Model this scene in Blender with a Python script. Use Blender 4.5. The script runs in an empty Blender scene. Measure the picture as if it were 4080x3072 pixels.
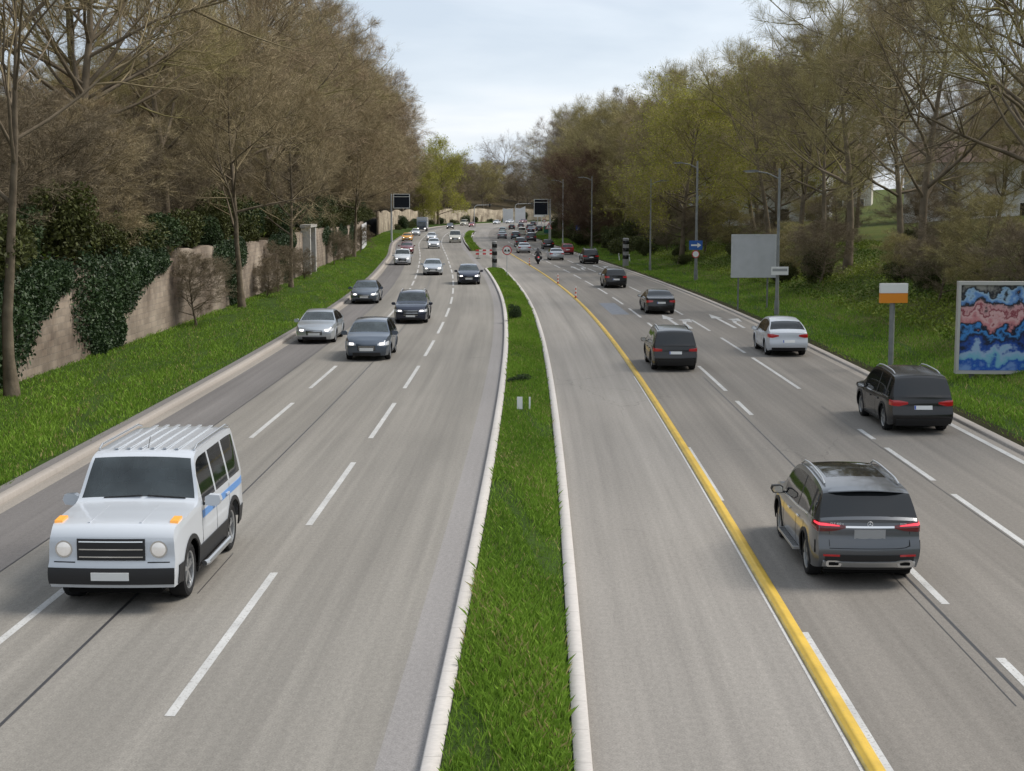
import bpy, bmesh, math, random
import numpy as np
from mathutils import Vector, Matrix
R = math.radians
rng = np.random.default_rng(7)
random.seed(7)
SC = bpy.context.scene
COL = SC.collection

# ---------------------------------------------------------------- camera, world, sun, exposure
cam = bpy.data.objects.new('camera', bpy.data.cameras.new('camera'))
COL.objects.link(cam)
cam.location = (0, 0, 6.131)
cam.rotation_euler = (R(90 - 6.946), 0, 0)
cam.data.sensor_fit = 'HORIZONTAL'
cam.data.sensor_width = 36.0
cam.data.lens = 36.0 * 5902.0 / 4080.0
cam.data.clip_end = 6000
SC.camera = cam
SUN_EL, SUN_AZ = 49.0, 78.0          # elevation; azimuth from straight ahead, minus = left
w = bpy.data.worlds.new('World'); SC.world = w; w.use_nodes = True
nt = w.node_tree; nt.nodes.clear()
N = nt.nodes.new; LK = nt.links.new
wo = N('ShaderNodeOutputWorld'); bg = N('ShaderNodeBackground'); bg.inputs[1].default_value = 0.100
sky = N('ShaderNodeTexSky'); sky.sky_type = 'NISHITA'; sky.sun_disc = False
sky.sun_elevation = R(SUN_EL); sky.sun_rotation = R(SUN_AZ); sky.air_density = 1.0; sky.dust_density = 1.5
tc = N('ShaderNodeTexCoord'); sx = N('ShaderNodeSeparateXYZ'); LK(tc.outputs['Generated'], sx.inputs[0])
ad = N('ShaderNodeMath'); ad.operation = 'ADD'; ad.inputs[1].default_value = 0.12; LK(sx.outputs[2], ad.inputs[0])
mx = N('ShaderNodeMath'); mx.operation = 'MAXIMUM'; mx.inputs[1].default_value = 0.05; LK(ad.outputs[0], mx.inputs[0])
dv = []
for k in (0, 1):
    d = N('ShaderNodeMath'); d.operation = 'DIVIDE'; LK(sx.outputs[k], d.inputs[0]); LK(mx.outputs[0], d.inputs[1]); dv.append(d)
cb = N('ShaderNodeCombineXYZ'); LK(dv[0].outputs[0], cb.inputs[0]); LK(dv[1].outputs[0], cb.inputs[1])
mp = N('ShaderNodeMapping'); mp.inputs['Scale'].default_value = (0.55, 0.5, 1); mp.inputs['Location'].default_value = (2.3, 0.7, 0)
LK(cb.outputs[0], mp.inputs[0])
no = N('ShaderNodeTexNoise'); no.inputs['Scale'].default_value = 1.3; no.inputs['Detail'].default_value = 6; no.inputs['Roughness'].default_value = 0.5
no.inputs['Distortion'].default_value = 0.4
LK(mp.outputs[0], no.inputs['Vector'])
cr = N('ShaderNodeValToRGB'); LK(no.outputs[0], cr.inputs[0])
cr.color_ramp.elements[0].position = 0.36; cr.color_ramp.elements[0].color = (2.65, 3.0, 3.45, 1)
cr.color_ramp.elements[1].position = 0.64; cr.color_ramp.elements[1].color = (3.85, 4.0, 4.2, 1)
e = cr.color_ramp.elements.new(0.5); e.color = (3.25, 3.55, 3.92, 1)
mxr = N('ShaderNodeMix'); mxr.data_type = 'RGBA'; mxr.inputs[0].default_value = 0.92
LK(sky.outputs[0], mxr.inputs[6]); LK(cr.outputs[0], mxr.inputs[7])
LK(mxr.outputs[2], bg.inputs[0]); LK(bg.outputs[0], wo.inputs[0])
sun = bpy.data.objects.new('sun', bpy.data.lights.new('sun', 'SUN')); COL.objects.link(sun)
sun.data.energy = 1.5; sun.data.angle = R(26); sun.data.color = (1.0, 0.93, 0.84)
sun.rotation_euler = (R(-(90 - SUN_EL)), 0, R(-SUN_AZ)); sun.location = (0, 0, 60)
vs = SC.view_settings
vs.view_transform = 'Standard'; vs.look = 'None'; vs.gamma = 1.0; vs.use_curve_mapping = False; vs.exposure = 1.3
SC.display_settings.display_device = 'sRGB'

# ---------------------------------------------------------------- helpers
def tag(o, label=None, cat=None, group=None, kind=None):
    if label: o['label'] = label
    if cat: o['category'] = cat
    if group: o['group'] = group
    if kind: o['kind'] = kind
    return o
def empty(name, loc=(0, 0, 0), rz=0.0):
    o = bpy.data.objects.new(name, None); COL.objects.link(o)
    o.location = loc; o.rotation_euler = (0, 0, rz); o.empty_display_size = 0.3
    return o
def link(name, me, mats, parent=None):
    o = bpy.data.objects.new(name, me); COL.objects.link(o)
    for m in (mats if isinstance(mats, (list, tuple)) else [mats]): me.materials.append(m)
    if parent: o.parent = parent
    return o
def np_mesh(name, V, F, uv=None, mi=None, tint=None, smooth=False):
    """V (n,3); F (m,k) int array of one polygon size"""
    me = bpy.data.meshes.new(name); V = np.asarray(V, np.float32); F = np.asarray(F, np.int32)
    m, k = F.shape
    me.vertices.add(len(V)); me.vertices.foreach_set('co', V.ravel())
    me.loops.add(m * k); me.loops.foreach_set('vertex_index', F.ravel())
    me.polygons.add(m); me.polygons.foreach_set('loop_start', np.arange(0, m * k, k, dtype=np.int32))
    try: me.polygons.foreach_set('loop_total', np.full(m, k, np.int32))
    except Exception: pass
    if smooth: me.polygons.foreach_set('use_smooth', np.ones(m, bool))
    if mi is not None: me.polygons.foreach_set('material_index', np.asarray(mi, np.int32))
    me.update(calc_edges=True)
    if uv is not None:
        l = me.uv_layers.new(name='UVMap'); l.data.foreach_set('uv', np.asarray(uv, np.float32)[F.ravel()].ravel())
    if tint is not None:
        a = me.color_attributes.new('tint', 'FLOAT_COLOR', 'POINT')
        t = np.ones((len(V), 4), np.float32); t[:, 0] = tint; t[:, 1] = tint; t[:, 2] = tint
        a.data.foreach_set('color', t.ravel())
    me.validate(); return me

class MB:
    """collects shapes into one mesh"""
    def __init__(s): s.v = []; s.f = []; s.m = []
    def add(s, vs, fs, m=0):
        b = len(s.v); s.v += [tuple(p) for p in vs]; s.f += [tuple(i + b for i in f) for f in fs]; s.m += [m] * len(fs)
    def box(s, c, d, m=0, rot=None, taper=1.0):
        x, y, z = d[0] / 2, d[1] / 2, d[2] / 2
        P = [(-x, -y, -z), (x, -y, -z), (x, y, -z), (-x, y, -z), (-x * taper, -y * taper, z), (x * taper, -y * taper, z), (x * taper, y * taper, z), (-x * taper, y * taper, z)]
        P = [Vector(p) for p in P]
        if rot: P = [rot @ p for p in P]
        c = Vector(c)
        s.add([p + c for p in P], [(0, 3, 2, 1), (4, 5, 6, 7), (0, 1, 5, 4), (1, 2, 6, 5), (2, 3, 7, 6), (3, 0, 4, 7)], m)
    def cyl(s, p0, p1, r0, r1=None, n=10, m=0, caps=True):
        r1 = r0 if r1 is None else r1
        p0 = Vector(p0); p1 = Vector(p1); d = (p1 - p0).normalized()
        a = d.orthogonal().normalized(); b = d.cross(a)
        vs = []
        for p, r in ((p0, r0), (p1, r1)):
            for k in range(n):
                t = 2 * math.pi * k / n; vs.append(p + (a * math.cos(t) + b * math.sin(t)) * r)
        fs = [(k, (k + 1) % n, n + (k + 1) % n, n + k) for k in range(n)]
        if caps: fs += [tuple(range(n - 1, -1, -1)), tuple(range(n, 2 * n))]
        s.add(vs, fs, m)
    def tube(s, pts, r, n=8, m=0):
        for i in range(len(pts) - 1):
            ra = r[i] if isinstance(r, (list, tuple)) else r; rb = r[i + 1] if isinstance(r, (list, tuple)) else r
            s.cyl(pts[i], pts[i + 1], ra, rb, n, m)
    def prism(s, poly, axis, a, b, m=0):
        """extrude a 2D polygon; axis 'y': poly is (x,z); axis 'x': (y,z); axis 'z': (x,y)"""
        f = {'y': lambda p, t: (p[0], t, p[1]), 'x': lambda p, t: (t, p[0], p[1]), 'z': lambda p, t: (p[0], p[1], t)}[axis]
        n = len(poly); vs = [f(p, a) for p in poly] + [f(p, b) for p in poly]
        s.add(vs, [tuple(range(n)), tuple(range(2 * n - 1, n - 1, -1))] + [(k, (k + 1) % n, n + (k + 1) % n, n + k) for k in range(n)], m)
    def lathe(s, prof, n=24, axis='z', m=0, c=(0, 0, 0), close=True):
        vs = []; fs = []; L = len(prof)
        for k in range(n):
            t = 2 * math.pi * k / n
            for r, h in prof:
                if axis == 'z': vs.append((c[0] + r * math.cos(t), c[1] + r * math.sin(t), c[2] + h))
                else: vs.append((c[0] + h, c[1] + r * math.cos(t), c[2] + r * math.sin(t)))
        for k in range(n):
            for j in range(L - 1):
                fs.append((k * L + j, ((k + 1) % n) * L + j, ((k + 1) % n) * L + j + 1, k * L + j + 1))
        s.add(vs, fs, m)
    def mesh(s, name, smooth=None):
        me = bpy.data.meshes.new(name); me.from_pydata(s.v, [], s.f); me.polygons.foreach_set('material_index', s.m)
        bm = bmesh.new(); bm.from_mesh(me); bmesh.ops.recalc_face_normals(bm, faces=bm.faces); bm.to_mesh(me); bm.free()
        if smooth:
            me.polygons.foreach_set('use_smooth', [True] * len(me.polygons)); me.set_sharp_from_angle(angle=R(smooth))
        me.update(); return me
    def build(s, name, mats, parent=None, smooth=40):
        return link(name, s.mesh(name, smooth), mats, parent)

# ---------------------------------------------------------------- materials
MATS = {}
def mat(name, col, rough=0.6, metal=0.0, spec=0.5, emit=None, es=0.0, coat=0.0, var=0.0, vscale=3.0, bump=0.0, bscale=60.0):
    if name in MATS: return MATS[name]
    m = bpy.data.materials.new(name); m.use_nodes = True; MATS[name] = m
    t = m.node_tree; b = t.nodes['Principled BSDF']
    b.inputs['Base Color'].default_value = (*col, 1); b.inputs['Roughness'].default_value = rough
    b.inputs['Metallic'].default_value = metal; b.inputs['Specular IOR Level'].default_value = spec
    b.inputs['Coat Weight'].default_value = coat; b.inputs['Coat Roughness'].default_value = 0.04
    if emit: b.inputs['Emission Color'].default_value = (*emit, 1); b.inputs['Emission Strength'].default_value = es
    c = t.nodes.new('ShaderNodeTexCoord')
    if var > 0:
        n = t.nodes.new('ShaderNodeTexNoise'); n.inputs['Scale'].default_value = vscale; n.inputs['Detail'].default_value = 5
        t.links.new(c.outputs['Object'], n.inputs['Vector'])
        r = t.nodes.new('ShaderNodeValToRGB'); t.links.new(n.outputs[0], r.inputs[0])
        r.color_ramp.elements[0].position = 0.3; r.color_ramp.elements[1].position = 0.7
        r.color_ramp.elements[0].color = (*[x * (1 - var) for x in col], 1); r.color_ramp.elements[1].color = (*[min(1, x * (1 + var)) for x in col], 1)
        t.links.new(r.outputs[0], b.inputs['Base Color'])
    if bump > 0:
        n2 = t.nodes.new('ShaderNodeTexNoise'); n2.inputs['Scale'].default_value = bscale; n2.inputs['Detail'].default_value = 3
        t.links.new(c.outputs['Object'], n2.inputs['Vector'])
        bp = t.nodes.new('ShaderNodeBump'); bp.inputs['Strength'].default_value = bump; bp.inputs['Distance'].default_value = 0.02
        t.links.new(n2.outputs[0], bp.inputs['Height']); t.links.new(bp.outputs[0], b.inputs['Normal'])
    return m
def road_mat(name, col, streak=0.17, speck=0.2):
    """worn asphalt: streaks along the driving direction (UV: x = metres across, y = metres along), stone speckle, blotches"""
    m = bpy.data.materials.new(name); m.use_nodes = True; t = m.node_tree; b = t.nodes['Principled BSDF']
    b.inputs['Roughness'].default_value = 0.82; b.inputs['Specular IOR Level'].default_value = 0.3
    uv = t.nodes.new('ShaderNodeUVMap')
    def noise(sc, det, rough=0.55):
        mpn = t.nodes.new('ShaderNodeMapping'); mpn.inputs['Scale'].default_value = sc; t.links.new(uv.outputs[0], mpn.inputs[0])
        n = t.nodes.new('ShaderNodeTexNoise'); n.inputs['Scale'].default_value = 1; n.inputs['Detail'].default_value = det; n.inputs['Roughness'].default_value = rough
        t.links.new(mpn.outputs[0], n.inputs['Vector']); return n
    def rngm(n, lo, hi, a=0.3, bb=0.7):
        q = t.nodes.new('ShaderNodeMapRange'); q.inputs['From Min'].default_value = a; q.inputs['From Max'].default_value = bb
        q.inputs['To Min'].default_value = lo; q.inputs['To Max'].default_value = hi; t.links.new(n.outputs[0], q.inputs[0]); return q
    def mul(a, bq):
        q = t.nodes.new('ShaderNodeMath'); q.operation = 'MULTIPLY'; t.links.new(a.outputs[0], q.inputs[0]); t.links.new(bq.outputs[0], q.inputs[1]); return q
    a1 = rngm(noise((1.1, 0.018, 1), 3), 1 - streak, 1 + streak)
    a2 = rngm(noise((5.0, 0.06, 1), 4), 1 - streak * 0.6, 1 + streak * 0.6)
    a3 = rngm(noise((0.35, 0.12, 1), 5), 0.93, 1.07)
    a4 = rngm(noise((45, 45, 1), 2), 1 - speck, 1 + speck)
    a5 = rngm(noise((14, 9, 1), 4, .7), 1 - speck * .5, 1 + speck * .5, .35, .65)
    vm = t.nodes.new('ShaderNodeMapping'); vm.inputs['Scale'].default_value = (.33, .11, 1); t.links.new(uv.outputs[0], vm.inputs[0])
    wn = noise((1.2, 1.2, 1), 3); wx = t.nodes.new('ShaderNodeMix'); wx.data_type = 'VECTOR'; wx.inputs[0].default_value = .12
    t.links.new(vm.outputs[0], wx.inputs[4]); t.links.new(wn.outputs[1], wx.inputs[5])
    vo = t.nodes.new('ShaderNodeTexVoronoi'); vo.feature = 'DISTANCE_TO_EDGE'; vo.inputs['Scale'].default_value = 1; t.links.new(wx.outputs[1], vo.inputs['Vector'])
    ck = rngm(vo, .72, 1.0, 0.0, .005); msk = rngm(noise((.06, .03, 1), 2), 0, 1, .52, .60)
    cm = t.nodes.new('ShaderNodeMix'); cm.data_type = 'FLOAT'; t.links.new(msk.outputs[0], cm.inputs[0]); cm.inputs[2].default_value = 1; t.links.new(ck.outputs[0], cm.inputs[3])
    f = mul(mul(mul(a1, a2), mul(a3, a4)), mul(a5, cm))
    v = t.nodes.new('ShaderNodeMix'); v.data_type = 'RGBA'; v.blend_type = 'MULTIPLY'; v.inputs[0].default_value = 1
    v.inputs[6].default_value = (*col, 1); t.links.new(f.outputs[0], v.inputs[7]); t.links.new(v.outputs[2], b.inputs['Base Color'])
    bp = t.nodes.new('ShaderNodeBump'); bp.inputs['Strength'].default_value = 0.25; bp.inputs['Distance'].default_value = 0.01
    t.links.new(noise((60, 60, 1), 3).outputs[0], bp.inputs['Height']); t.links.new(bp.outputs[0], b.inputs['Normal'])
    return m
def worn_paint(name, col, under, amount=.42, rough=.7):
    m = mat(name, col, rough); t = m.node_tree; b = t.nodes['Principled BSDF']; c = t.nodes.new('ShaderNodeTexCoord'); fs = []
    for sc, a0, a1 in ((22, amount - .06, amount + .05), (1.1, .25, .75)):
        n = t.nodes.new('ShaderNodeTexNoise'); n.inputs['Scale'].default_value = sc; n.inputs['Detail'].default_value = 6; n.inputs['Roughness'].default_value = .65; t.links.new(c.outputs['Object'], n.inputs['Vector'])
        r = t.nodes.new('ShaderNodeMapRange'); r.inputs['From Min'].default_value = a0; r.inputs['From Max'].default_value = a1; t.links.new(n.outputs[0], r.inputs[0]); fs.append(r)
    fs[1].inputs['To Min'].default_value = .68; fs[1].inputs['To Max'].default_value = 1.05
    x = t.nodes.new('ShaderNodeMix'); x.data_type = 'RGBA'; t.links.new(fs[0].outputs[0], x.inputs[0]); x.inputs[6].default_value = (*under, 1); x.inputs[7].default_value = (*col, 1)
    y = t.nodes.new('ShaderNodeMix'); y.data_type = 'RGBA'; y.blend_type = 'MULTIPLY'; y.inputs[0].default_value = 1; t.links.new(x.outputs[2], y.inputs[6]); t.links.new(fs[1].outputs[0], y.inputs[7])
    t.links.new(y.outputs[2], b.inputs['Base Color']); return m
def tint_mat(name, c0, c1, rough=0.8, spec=0.2, trans=0.0, c2=None):
    m = bpy.data.materials.new(name); m.use_nodes = True; t = m.node_tree; b = t.nodes['Principled BSDF']
    b.inputs['Roughness'].default_value = rough; b.inputs['Specular IOR Level'].default_value = spec
    a = t.nodes.new('ShaderNodeAttribute'); a.attribute_name = 'tint'
    x = t.nodes.new('ShaderNodeMix'); x.data_type = 'RGBA'; x.inputs[6].default_value = (*c0, 1); x.inputs[7].default_value = (*c1, 1)
    t.links.new(a.outputs['Fac'], x.inputs[0])
    if c2:                                   # the last tenth of the range is dry, straw-coloured
        q = t.nodes.new('ShaderNodeMath'); q.operation = 'GREATER_THAN'; q.inputs[1].default_value = .9; t.links.new(a.outputs['Fac'], q.inputs[0])
        x0 = x; x = t.nodes.new('ShaderNodeMix'); x.data_type = 'RGBA'; t.links.new(q.outputs[0], x.inputs[0]); t.links.new(x0.outputs[2], x.inputs[6]); x.inputs[7].default_value = (*c2, 1)
    t.links.new(x.outputs[2], b.inputs['Base Color'])
    if trans > 0:
        tr = t.nodes.new('ShaderNodeBsdfTranslucent'); t.links.new(x.outputs[2], tr.inputs[0])
        ms = t.nodes.new('ShaderNodeMixShader'); ms.inputs[0].default_value = trans
        t.links.new(b.outputs[0], ms.inputs[1]); t.links.new(tr.outputs[0], ms.inputs[2]); t.links.new(ms.outputs[0], t.nodes['Material Output'].inputs[0])
    return m
def ground_mat(name, c0, c1, c2, s1=0.6, s2=9.0):
    m = bpy.data.materials.new(name); m.use_nodes = True; t = m.node_tree; b = t.nodes['Principled BSDF']
    b.inputs['Roughness'].default_value = 0.95; b.inputs['Specular IOR Level'].default_value = 0.1
    c = t.nodes.new('ShaderNodeTexCoord')
    ns = []
    for s in (s1, s2):
        n = t.nodes.new('ShaderNodeTexNoise'); n.inputs['Scale'].default_value = s; n.inputs['Detail'].default_value = 6
        t.links.new(c.outputs['Object'], n.inputs['Vector']); ns.append(n)
    r = t.nodes.new('ShaderNodeValToRGB'); t.links.new(ns[0].outputs[0], r.inputs[0])
    r.color_ramp.elements[0].position = 0.35; r.color_ramp.elements[1].position = 0.65
    r.color_ramp.elements[0].color = (*c0, 1); r.color_ramp.elements[1].color = (*c1, 1)
    x = t.nodes.new('ShaderNodeMix'); x.data_type = 'RGBA'; t.links.new(r.outputs[0], x.inputs[6]); x.inputs[7].default_value = (*c2, 1)
    q = t.nodes.new('ShaderNodeMapRange'); q.inputs['From Min'].default_value = 0.4; q.inputs['From Max'].default_value = 0.7; t.links.new(ns[1].outputs[0], q.inputs[0])
    t.links.new(q.outputs[0], x.inputs[0]); t.links.new(x.outputs[2], b.inputs['Base Color'])
    bp = t.nodes.new('ShaderNodeBump'); bp.inputs['Strength'].default_value = 0.8; bp.inputs['Distance'].default_value = 0.08
    t.links.new(ns[1].outputs[0], bp.inputs['Height']); t.links.new(bp.outputs[0], b.inputs['Normal'])
    return m

# ---------------------------------------------------------------- the road's axis (middle of the median) and cross-section
AY = np.array([-12, 0, 7, 11, 18.6, 27, 34, 40, 46.7, 55, 67, 80, 94, 105, 120, 140, 160, 180, 200, 215, 228, 241, 251, 262, 273, 286, 300, 320], float)
AX = np.array([-.75, -.35, -.05, .13, .39, .56, .58, .5, .3, -.2, -1.2, -2.6, -4.1, -5.25, -6.7, -8.3, -9.1, -9.2, -8.9, -7.8, -5, 0, 4.2, 10, 18, 30, 47, 80], float)
YS = np.arange(-12, 320.1, 1.0)
_x = np.interp(YS, AY, AX)
_k = np.exp(-0.5 * (np.arange(-9, 10) / 3.5) ** 2); _k /= _k.sum()
_xp = np.concatenate([_x[0] + (_x[1] - _x[0]) * np.arange(-9, 0), _x, _x[-1] + (_x[-1] - _x[-2]) * np.arange(1, 10)])
XS = np.convolve(_xp, _k, 'valid')
DX = np.gradient(XS, YS)
KT = 1.9575
def T(t): return KT * np.asarray(t, float) + 2.116       # station -> metres ahead of the camera
def axis(t): return np.interp(t, YS, XS)
def slope(t): return np.interp(t, YS, DX) / KT
def ss(a, b, t):
    q = np.clip((np.asarray(t, float) - a) / (b - a), 0, 1); return q * q * (3 - 2 * q)
def P(o, t, z=0.0):
    """offset o metres (left negative) from the axis at station t"""
    t = np.asarray(t, float); o = np.asarray(o, float) + 0 * t
    kl = 1 + 0.15 * ss(85, 130, t) + 0.12 * ss(130, 175, t)
    oo = np.where(o < -1, -1 + (o + 1) * kl, o)
    oo = np.where(o > 9.2, oo + 3.6 * ss(135, 200, t) * np.clip((o - 9.2) / 2.8, 0, 1), oo)
    oo = np.where(o < -12, oo + 2.3 * ss(60, 110, t) * np.clip((-o - 12) / 4.75, 0, 1), oo)
    s = slope(t); n = np.sqrt(1 + s * s)
    return np.stack([axis(t) + oo / n, T(t) - oo * s / n, np.zeros_like(t) + z], -1)
def pt(o, t, z=0.0): return tuple(float(c) for c in P(o, t, z))
def head(t): return -math.atan(float(slope(t)))       # rotation about z of something driving away along the road
def strip(name, os, zs, m, t0=-12., t1=312., step=0.5, kind='structure', uvs=True, thick=None):
    """a sheet following the road, os = offsets, zs = heights"""
    ts = np.arange(t0, t1 + 1e-6, step); nO = len(os)
    V = np.stack([P(o, ts, z) for o, z in zip(os, zs)], 1).reshape(-1, 3)
    UV = np.stack([np.stack([np.full_like(ts, o), T(ts)], -1) for o in os], 1).reshape(-1, 2)
    F = []
    for i in range(len(ts) - 1):
        for j in range(nO - 1):
            a = i * nO + j; F.append((a, a + 1, a + nO + 1, a + nO))
    o = link(name, np_mesh(name, V, F, UV, smooth=True), m)
    if kind: o['kind'] = kind
    return o
# ---------------------------------------------------------------- the setting
M_asph_main = road_mat('asphalt_main', (0.196, 0.184, 0.164))
M_asph_dark = road_mat('asphalt_dark', (0.142, 0.134, 0.130))
M_asph_pale = road_mat('asphalt_pale', (0.225, 0.210, 0.190))
M_asph_right = road_mat('asphalt_right', (0.172, 0.158, 0.140))
M_gutter = road_mat('gutter_concrete', (0.222, 0.211, 0.205), 0.08)
M_gutter_side = road_mat('gutter_side', (.27,.245,.215), 0.1)
def kerb_mat(name, col):
    m = road_mat(name, col, 0.05, 0.08); t = m.node_tree; b = t.nodes['Principled BSDF']
    src = b.inputs['Base Color'].links[0].from_socket
    uv = t.nodes.new('ShaderNodeUVMap'); sp = t.nodes.new('ShaderNodeSeparateXYZ'); t.links.new(uv.outputs[0], sp.inputs[0])
    fr = t.nodes.new('ShaderNodeMath'); fr.operation = 'FRACT'; t.links.new(sp.outputs[1], fr.inputs[0])
    lt = t.nodes.new('ShaderNodeMath'); lt.operation = 'LESS_THAN'; lt.inputs[1].default_value = 0.010; t.links.new(fr.outputs[0], lt.inputs[0])
    x = t.nodes.new('ShaderNodeMix'); x.data_type = 'RGBA'; t.links.new(lt.outputs[0], x.inputs[0]); t.links.new(src, x.inputs[6]); x.inputs[7].default_value = (0.24, 0.22, 0.20, 1)
    t.links.new(x.outputs[2], b.inputs['Base Color']); return m
M_kerb = kerb_mat('kerb_stone', (0.46, 0.435, 0.41))
M_kerb_side = kerb_mat('kerb_stone_side', (0.33, 0.30, 0.27))
M_paving = road_mat('verge_paving', (0.16, 0.15, 0.145), 0.05)
M_grass_ground = ground_mat('grass_ground', (0.030, 0.060, 0.008), (0.045, 0.085, 0.012), (0.03, 0.045, 0.012))
M_bank = ground_mat('bank_ground', (0.045, 0.08, 0.012), (0.085, 0.105, 0.018), (0.07, 0.062, 0.026), 0.25, 4.0)
M_litter = ground_mat('leaf_litter', (0.045, 0.034, 0.020), (0.07, 0.052, 0.03), (0.04, 0.035, 0.016), 0.2, 3.0)
M_soil = ground_mat('soil', (0.030, 0.024, 0.014), (0.045, 0.036, 0.02), (0.03, 0.04, 0.012), 2.0, 20.0)
M_white = worn_paint('road_paint', (0.50, 0.50, 0.49), (.23, .21, .185), .40)
M_tar = mat('tar_joint', (0.035, 0.035, 0.038), 0.5)

# one ground sheet to the horizon
g = MB(); g.add([(-3000, -3000, -0.12), (3000, -3000, -0.12), (3000, 3000, -0.12), (-3000, 3000, -0.12)], [(0, 1, 2, 3)])
o = g.build('ground', M_litter); o['kind'] = 'structure'
strip('road', [-10.45, -8.75], [0, 0], M_asph_dark)
strip('road', [-8.75, -7, -4, -1.45], [0, 0, 0, 0], M_asph_main)
strip('gutter', [-1.45, -0.93], [0, 0], M_gutter)
strip('road', [0.93, 2.5, 4.05], [0, 0, 0], M_asph_pale)
strip('road', [4.05, 6.6, 9.2, 12.0], [0, 0, 0, 0], M_asph_right)
strip('gutter', [12.0, 12.3], [0, 0.0], M_gutter_side)
strip('gutter', [-10.78, -10.45], [0, 0], M_gutter_side)
strip('kerb', [-11.02, -11.02, -11.0, -10.80, -10.78, -10.78], [-.05, .11, .125, .125, .11, -.05], M_kerb_side)
strip('kerb', [12.3, 12.3, 12.33, 12.55, 12.57, 12.57], [-.05, .06, .075, .075, .06, -.05], M_kerb_side)
strip('paved_strip', [-11.32, -11.02], [.10, .10], M_paving)
strip('soil_strip', [12.57, 12.95], [.05, .10], M_soil)
strip('median_crossing', [-0.93, 0.0, 0.93], [0, 0, 0], M_asph_main, 72, 101)
strip('median_crossing', [-0.93, 0.0, 0.93], [0, 0, 0], M_asph_main, 176, 312)

# medians: kerb loop and grass mound
def loop_pts(t0, t1, hw, cap0, cap1):
    """outline of a median: left side forwards, rounded nose, right side back, rounded nose"""
    pts = []
    ts = np.arange(t0, t1 + .01, 1.0)
    for t in ts: pts.append((-hw(t), t))
    if cap1:
        for a in np.linspace(180, 0, 9)[1:-1]: pts.append((hw(t1) * math.cos(R(a)), t1 + hw(t1) / KT * math.sin(R(a))))
    for t in ts[::-1]: pts.append((hw(t), t))
    if cap0:
        for a in np.linspace(0, -180, 9)[1:-1]: pts.append((hw(t0) * math.cos(R(a)), t0 + hw(t0) / KT * math.sin(R(a))))
    return pts
def kerb_loop(name, t0, t1, hw, width, h, cap0=True, cap1=True):
    A = loop_pts(t0, t1, hw, cap0, cap1); B = loop_pts(t0, t1, lambda t: hw(t) - width, cap0, cap1)
    V = []; UV = []; n = len(A); s = 0
    for k in range(n):
        a = pt(*A[k]); b = pt(*B[k])
        if k: s += math.dist(a, pt(*A[k - 1]))
        mid = [(a[q] * .9 + b[q] * .1) for q in range(2)]
        V += [(a[0], a[1], -.05), (a[0], a[1], h - .02), (mid[0], mid[1], h), (b[0], b[1], h), (b[0], b[1], -.05)]
        UV += [(q * .05, s) for q in range(5)]
    F = []
    for k in range(n):
        l = (k + 1) % n
        for q in range(4): F.append((k * 5 + q, k * 5 + q + 1, l * 5 + q + 1, l * 5 + q))
    o = link(name, np_mesh(name, V, F, UV), M_kerb); o['kind'] = 'structure'; return o
hw1 = lambda t: 0.93 + 0 * t
hw2 = lambda t: 0.80 * math.sqrt(max(0.04, math.sin(math.pi * min(1, max(0, (t - 94) / 84))))) + 0.05
kerb_loop('kerb', -12, 72, hw1, 0.20, 0.125, False, True)
kerb_loop('kerb', 101, 173, hw2, 0.18, 0.14)
def mound(name, t0, t1, hw, z0, z1):
    ts = np.arange(t0, t1 + .01, 1.0); us = np.linspace(-1, 1, 7); V = []
    for t in ts:
        for u in us: V.append(pt(u * hw(t), t, z0 + (z1 - z0) * (1 - u * u)))
    F = [(i * 7 + j, i * 7 + j + 1, (i + 1) * 7 + j + 1, (i + 1) * 7 + j) for i in range(len(ts) - 1) for j in range(6)]
    o = link(name, np_mesh(name, V, F, smooth=True), M_grass_ground); o['kind'] = 'structure'; return o
mound('median_ground', -12, 72, lambda t: 0.72, 0.07, 0.17)
mound('median_ground', 101, 173, lambda t: hw2(t) - .17, 0.08, 0.15)

# verges, banks, hillsides
RO = [12.95, 14.5, 16.0, 18.0, 20.5, 23.5, 27, 32, 42, 60, 90, 140]; RZ = [.10, .15, .30, .85, 1.75, 2.8, 3.4, 3.8, 4.5, 6, 9, 13]
LO = [-16.9, -18, -21, -26, -34, -48, -70, -110, -170]; LZ = [3.75, 4.0, 4.5, 5.2, 6.8, 10, 15, 22, 30]
def terrain(o):
    if o < -16.7: return float(np.interp(-o, [-a for a in LO], LZ))
    if o < -11.3: return float(np.interp(-o, [11.3, 16.7], [.12, .42]))
    if o > 12.95: return float(np.interp(o, RO, RZ))
    return 0.0
strip('grass_verge', [-16.7, -15, -13, -11.32], [.42, .36, .22, .10], M_grass_ground)
strip('grass_verge', [12.95, 13.7, 14.5, 15.3, 16.0], [.10, .12, .15, .22, .30], M_grass_ground)
strip('bank', RO[2:], RZ[2:], M_bank)
strip('hillside', LO[::-1], LZ[::-1], M_litter)

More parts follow.
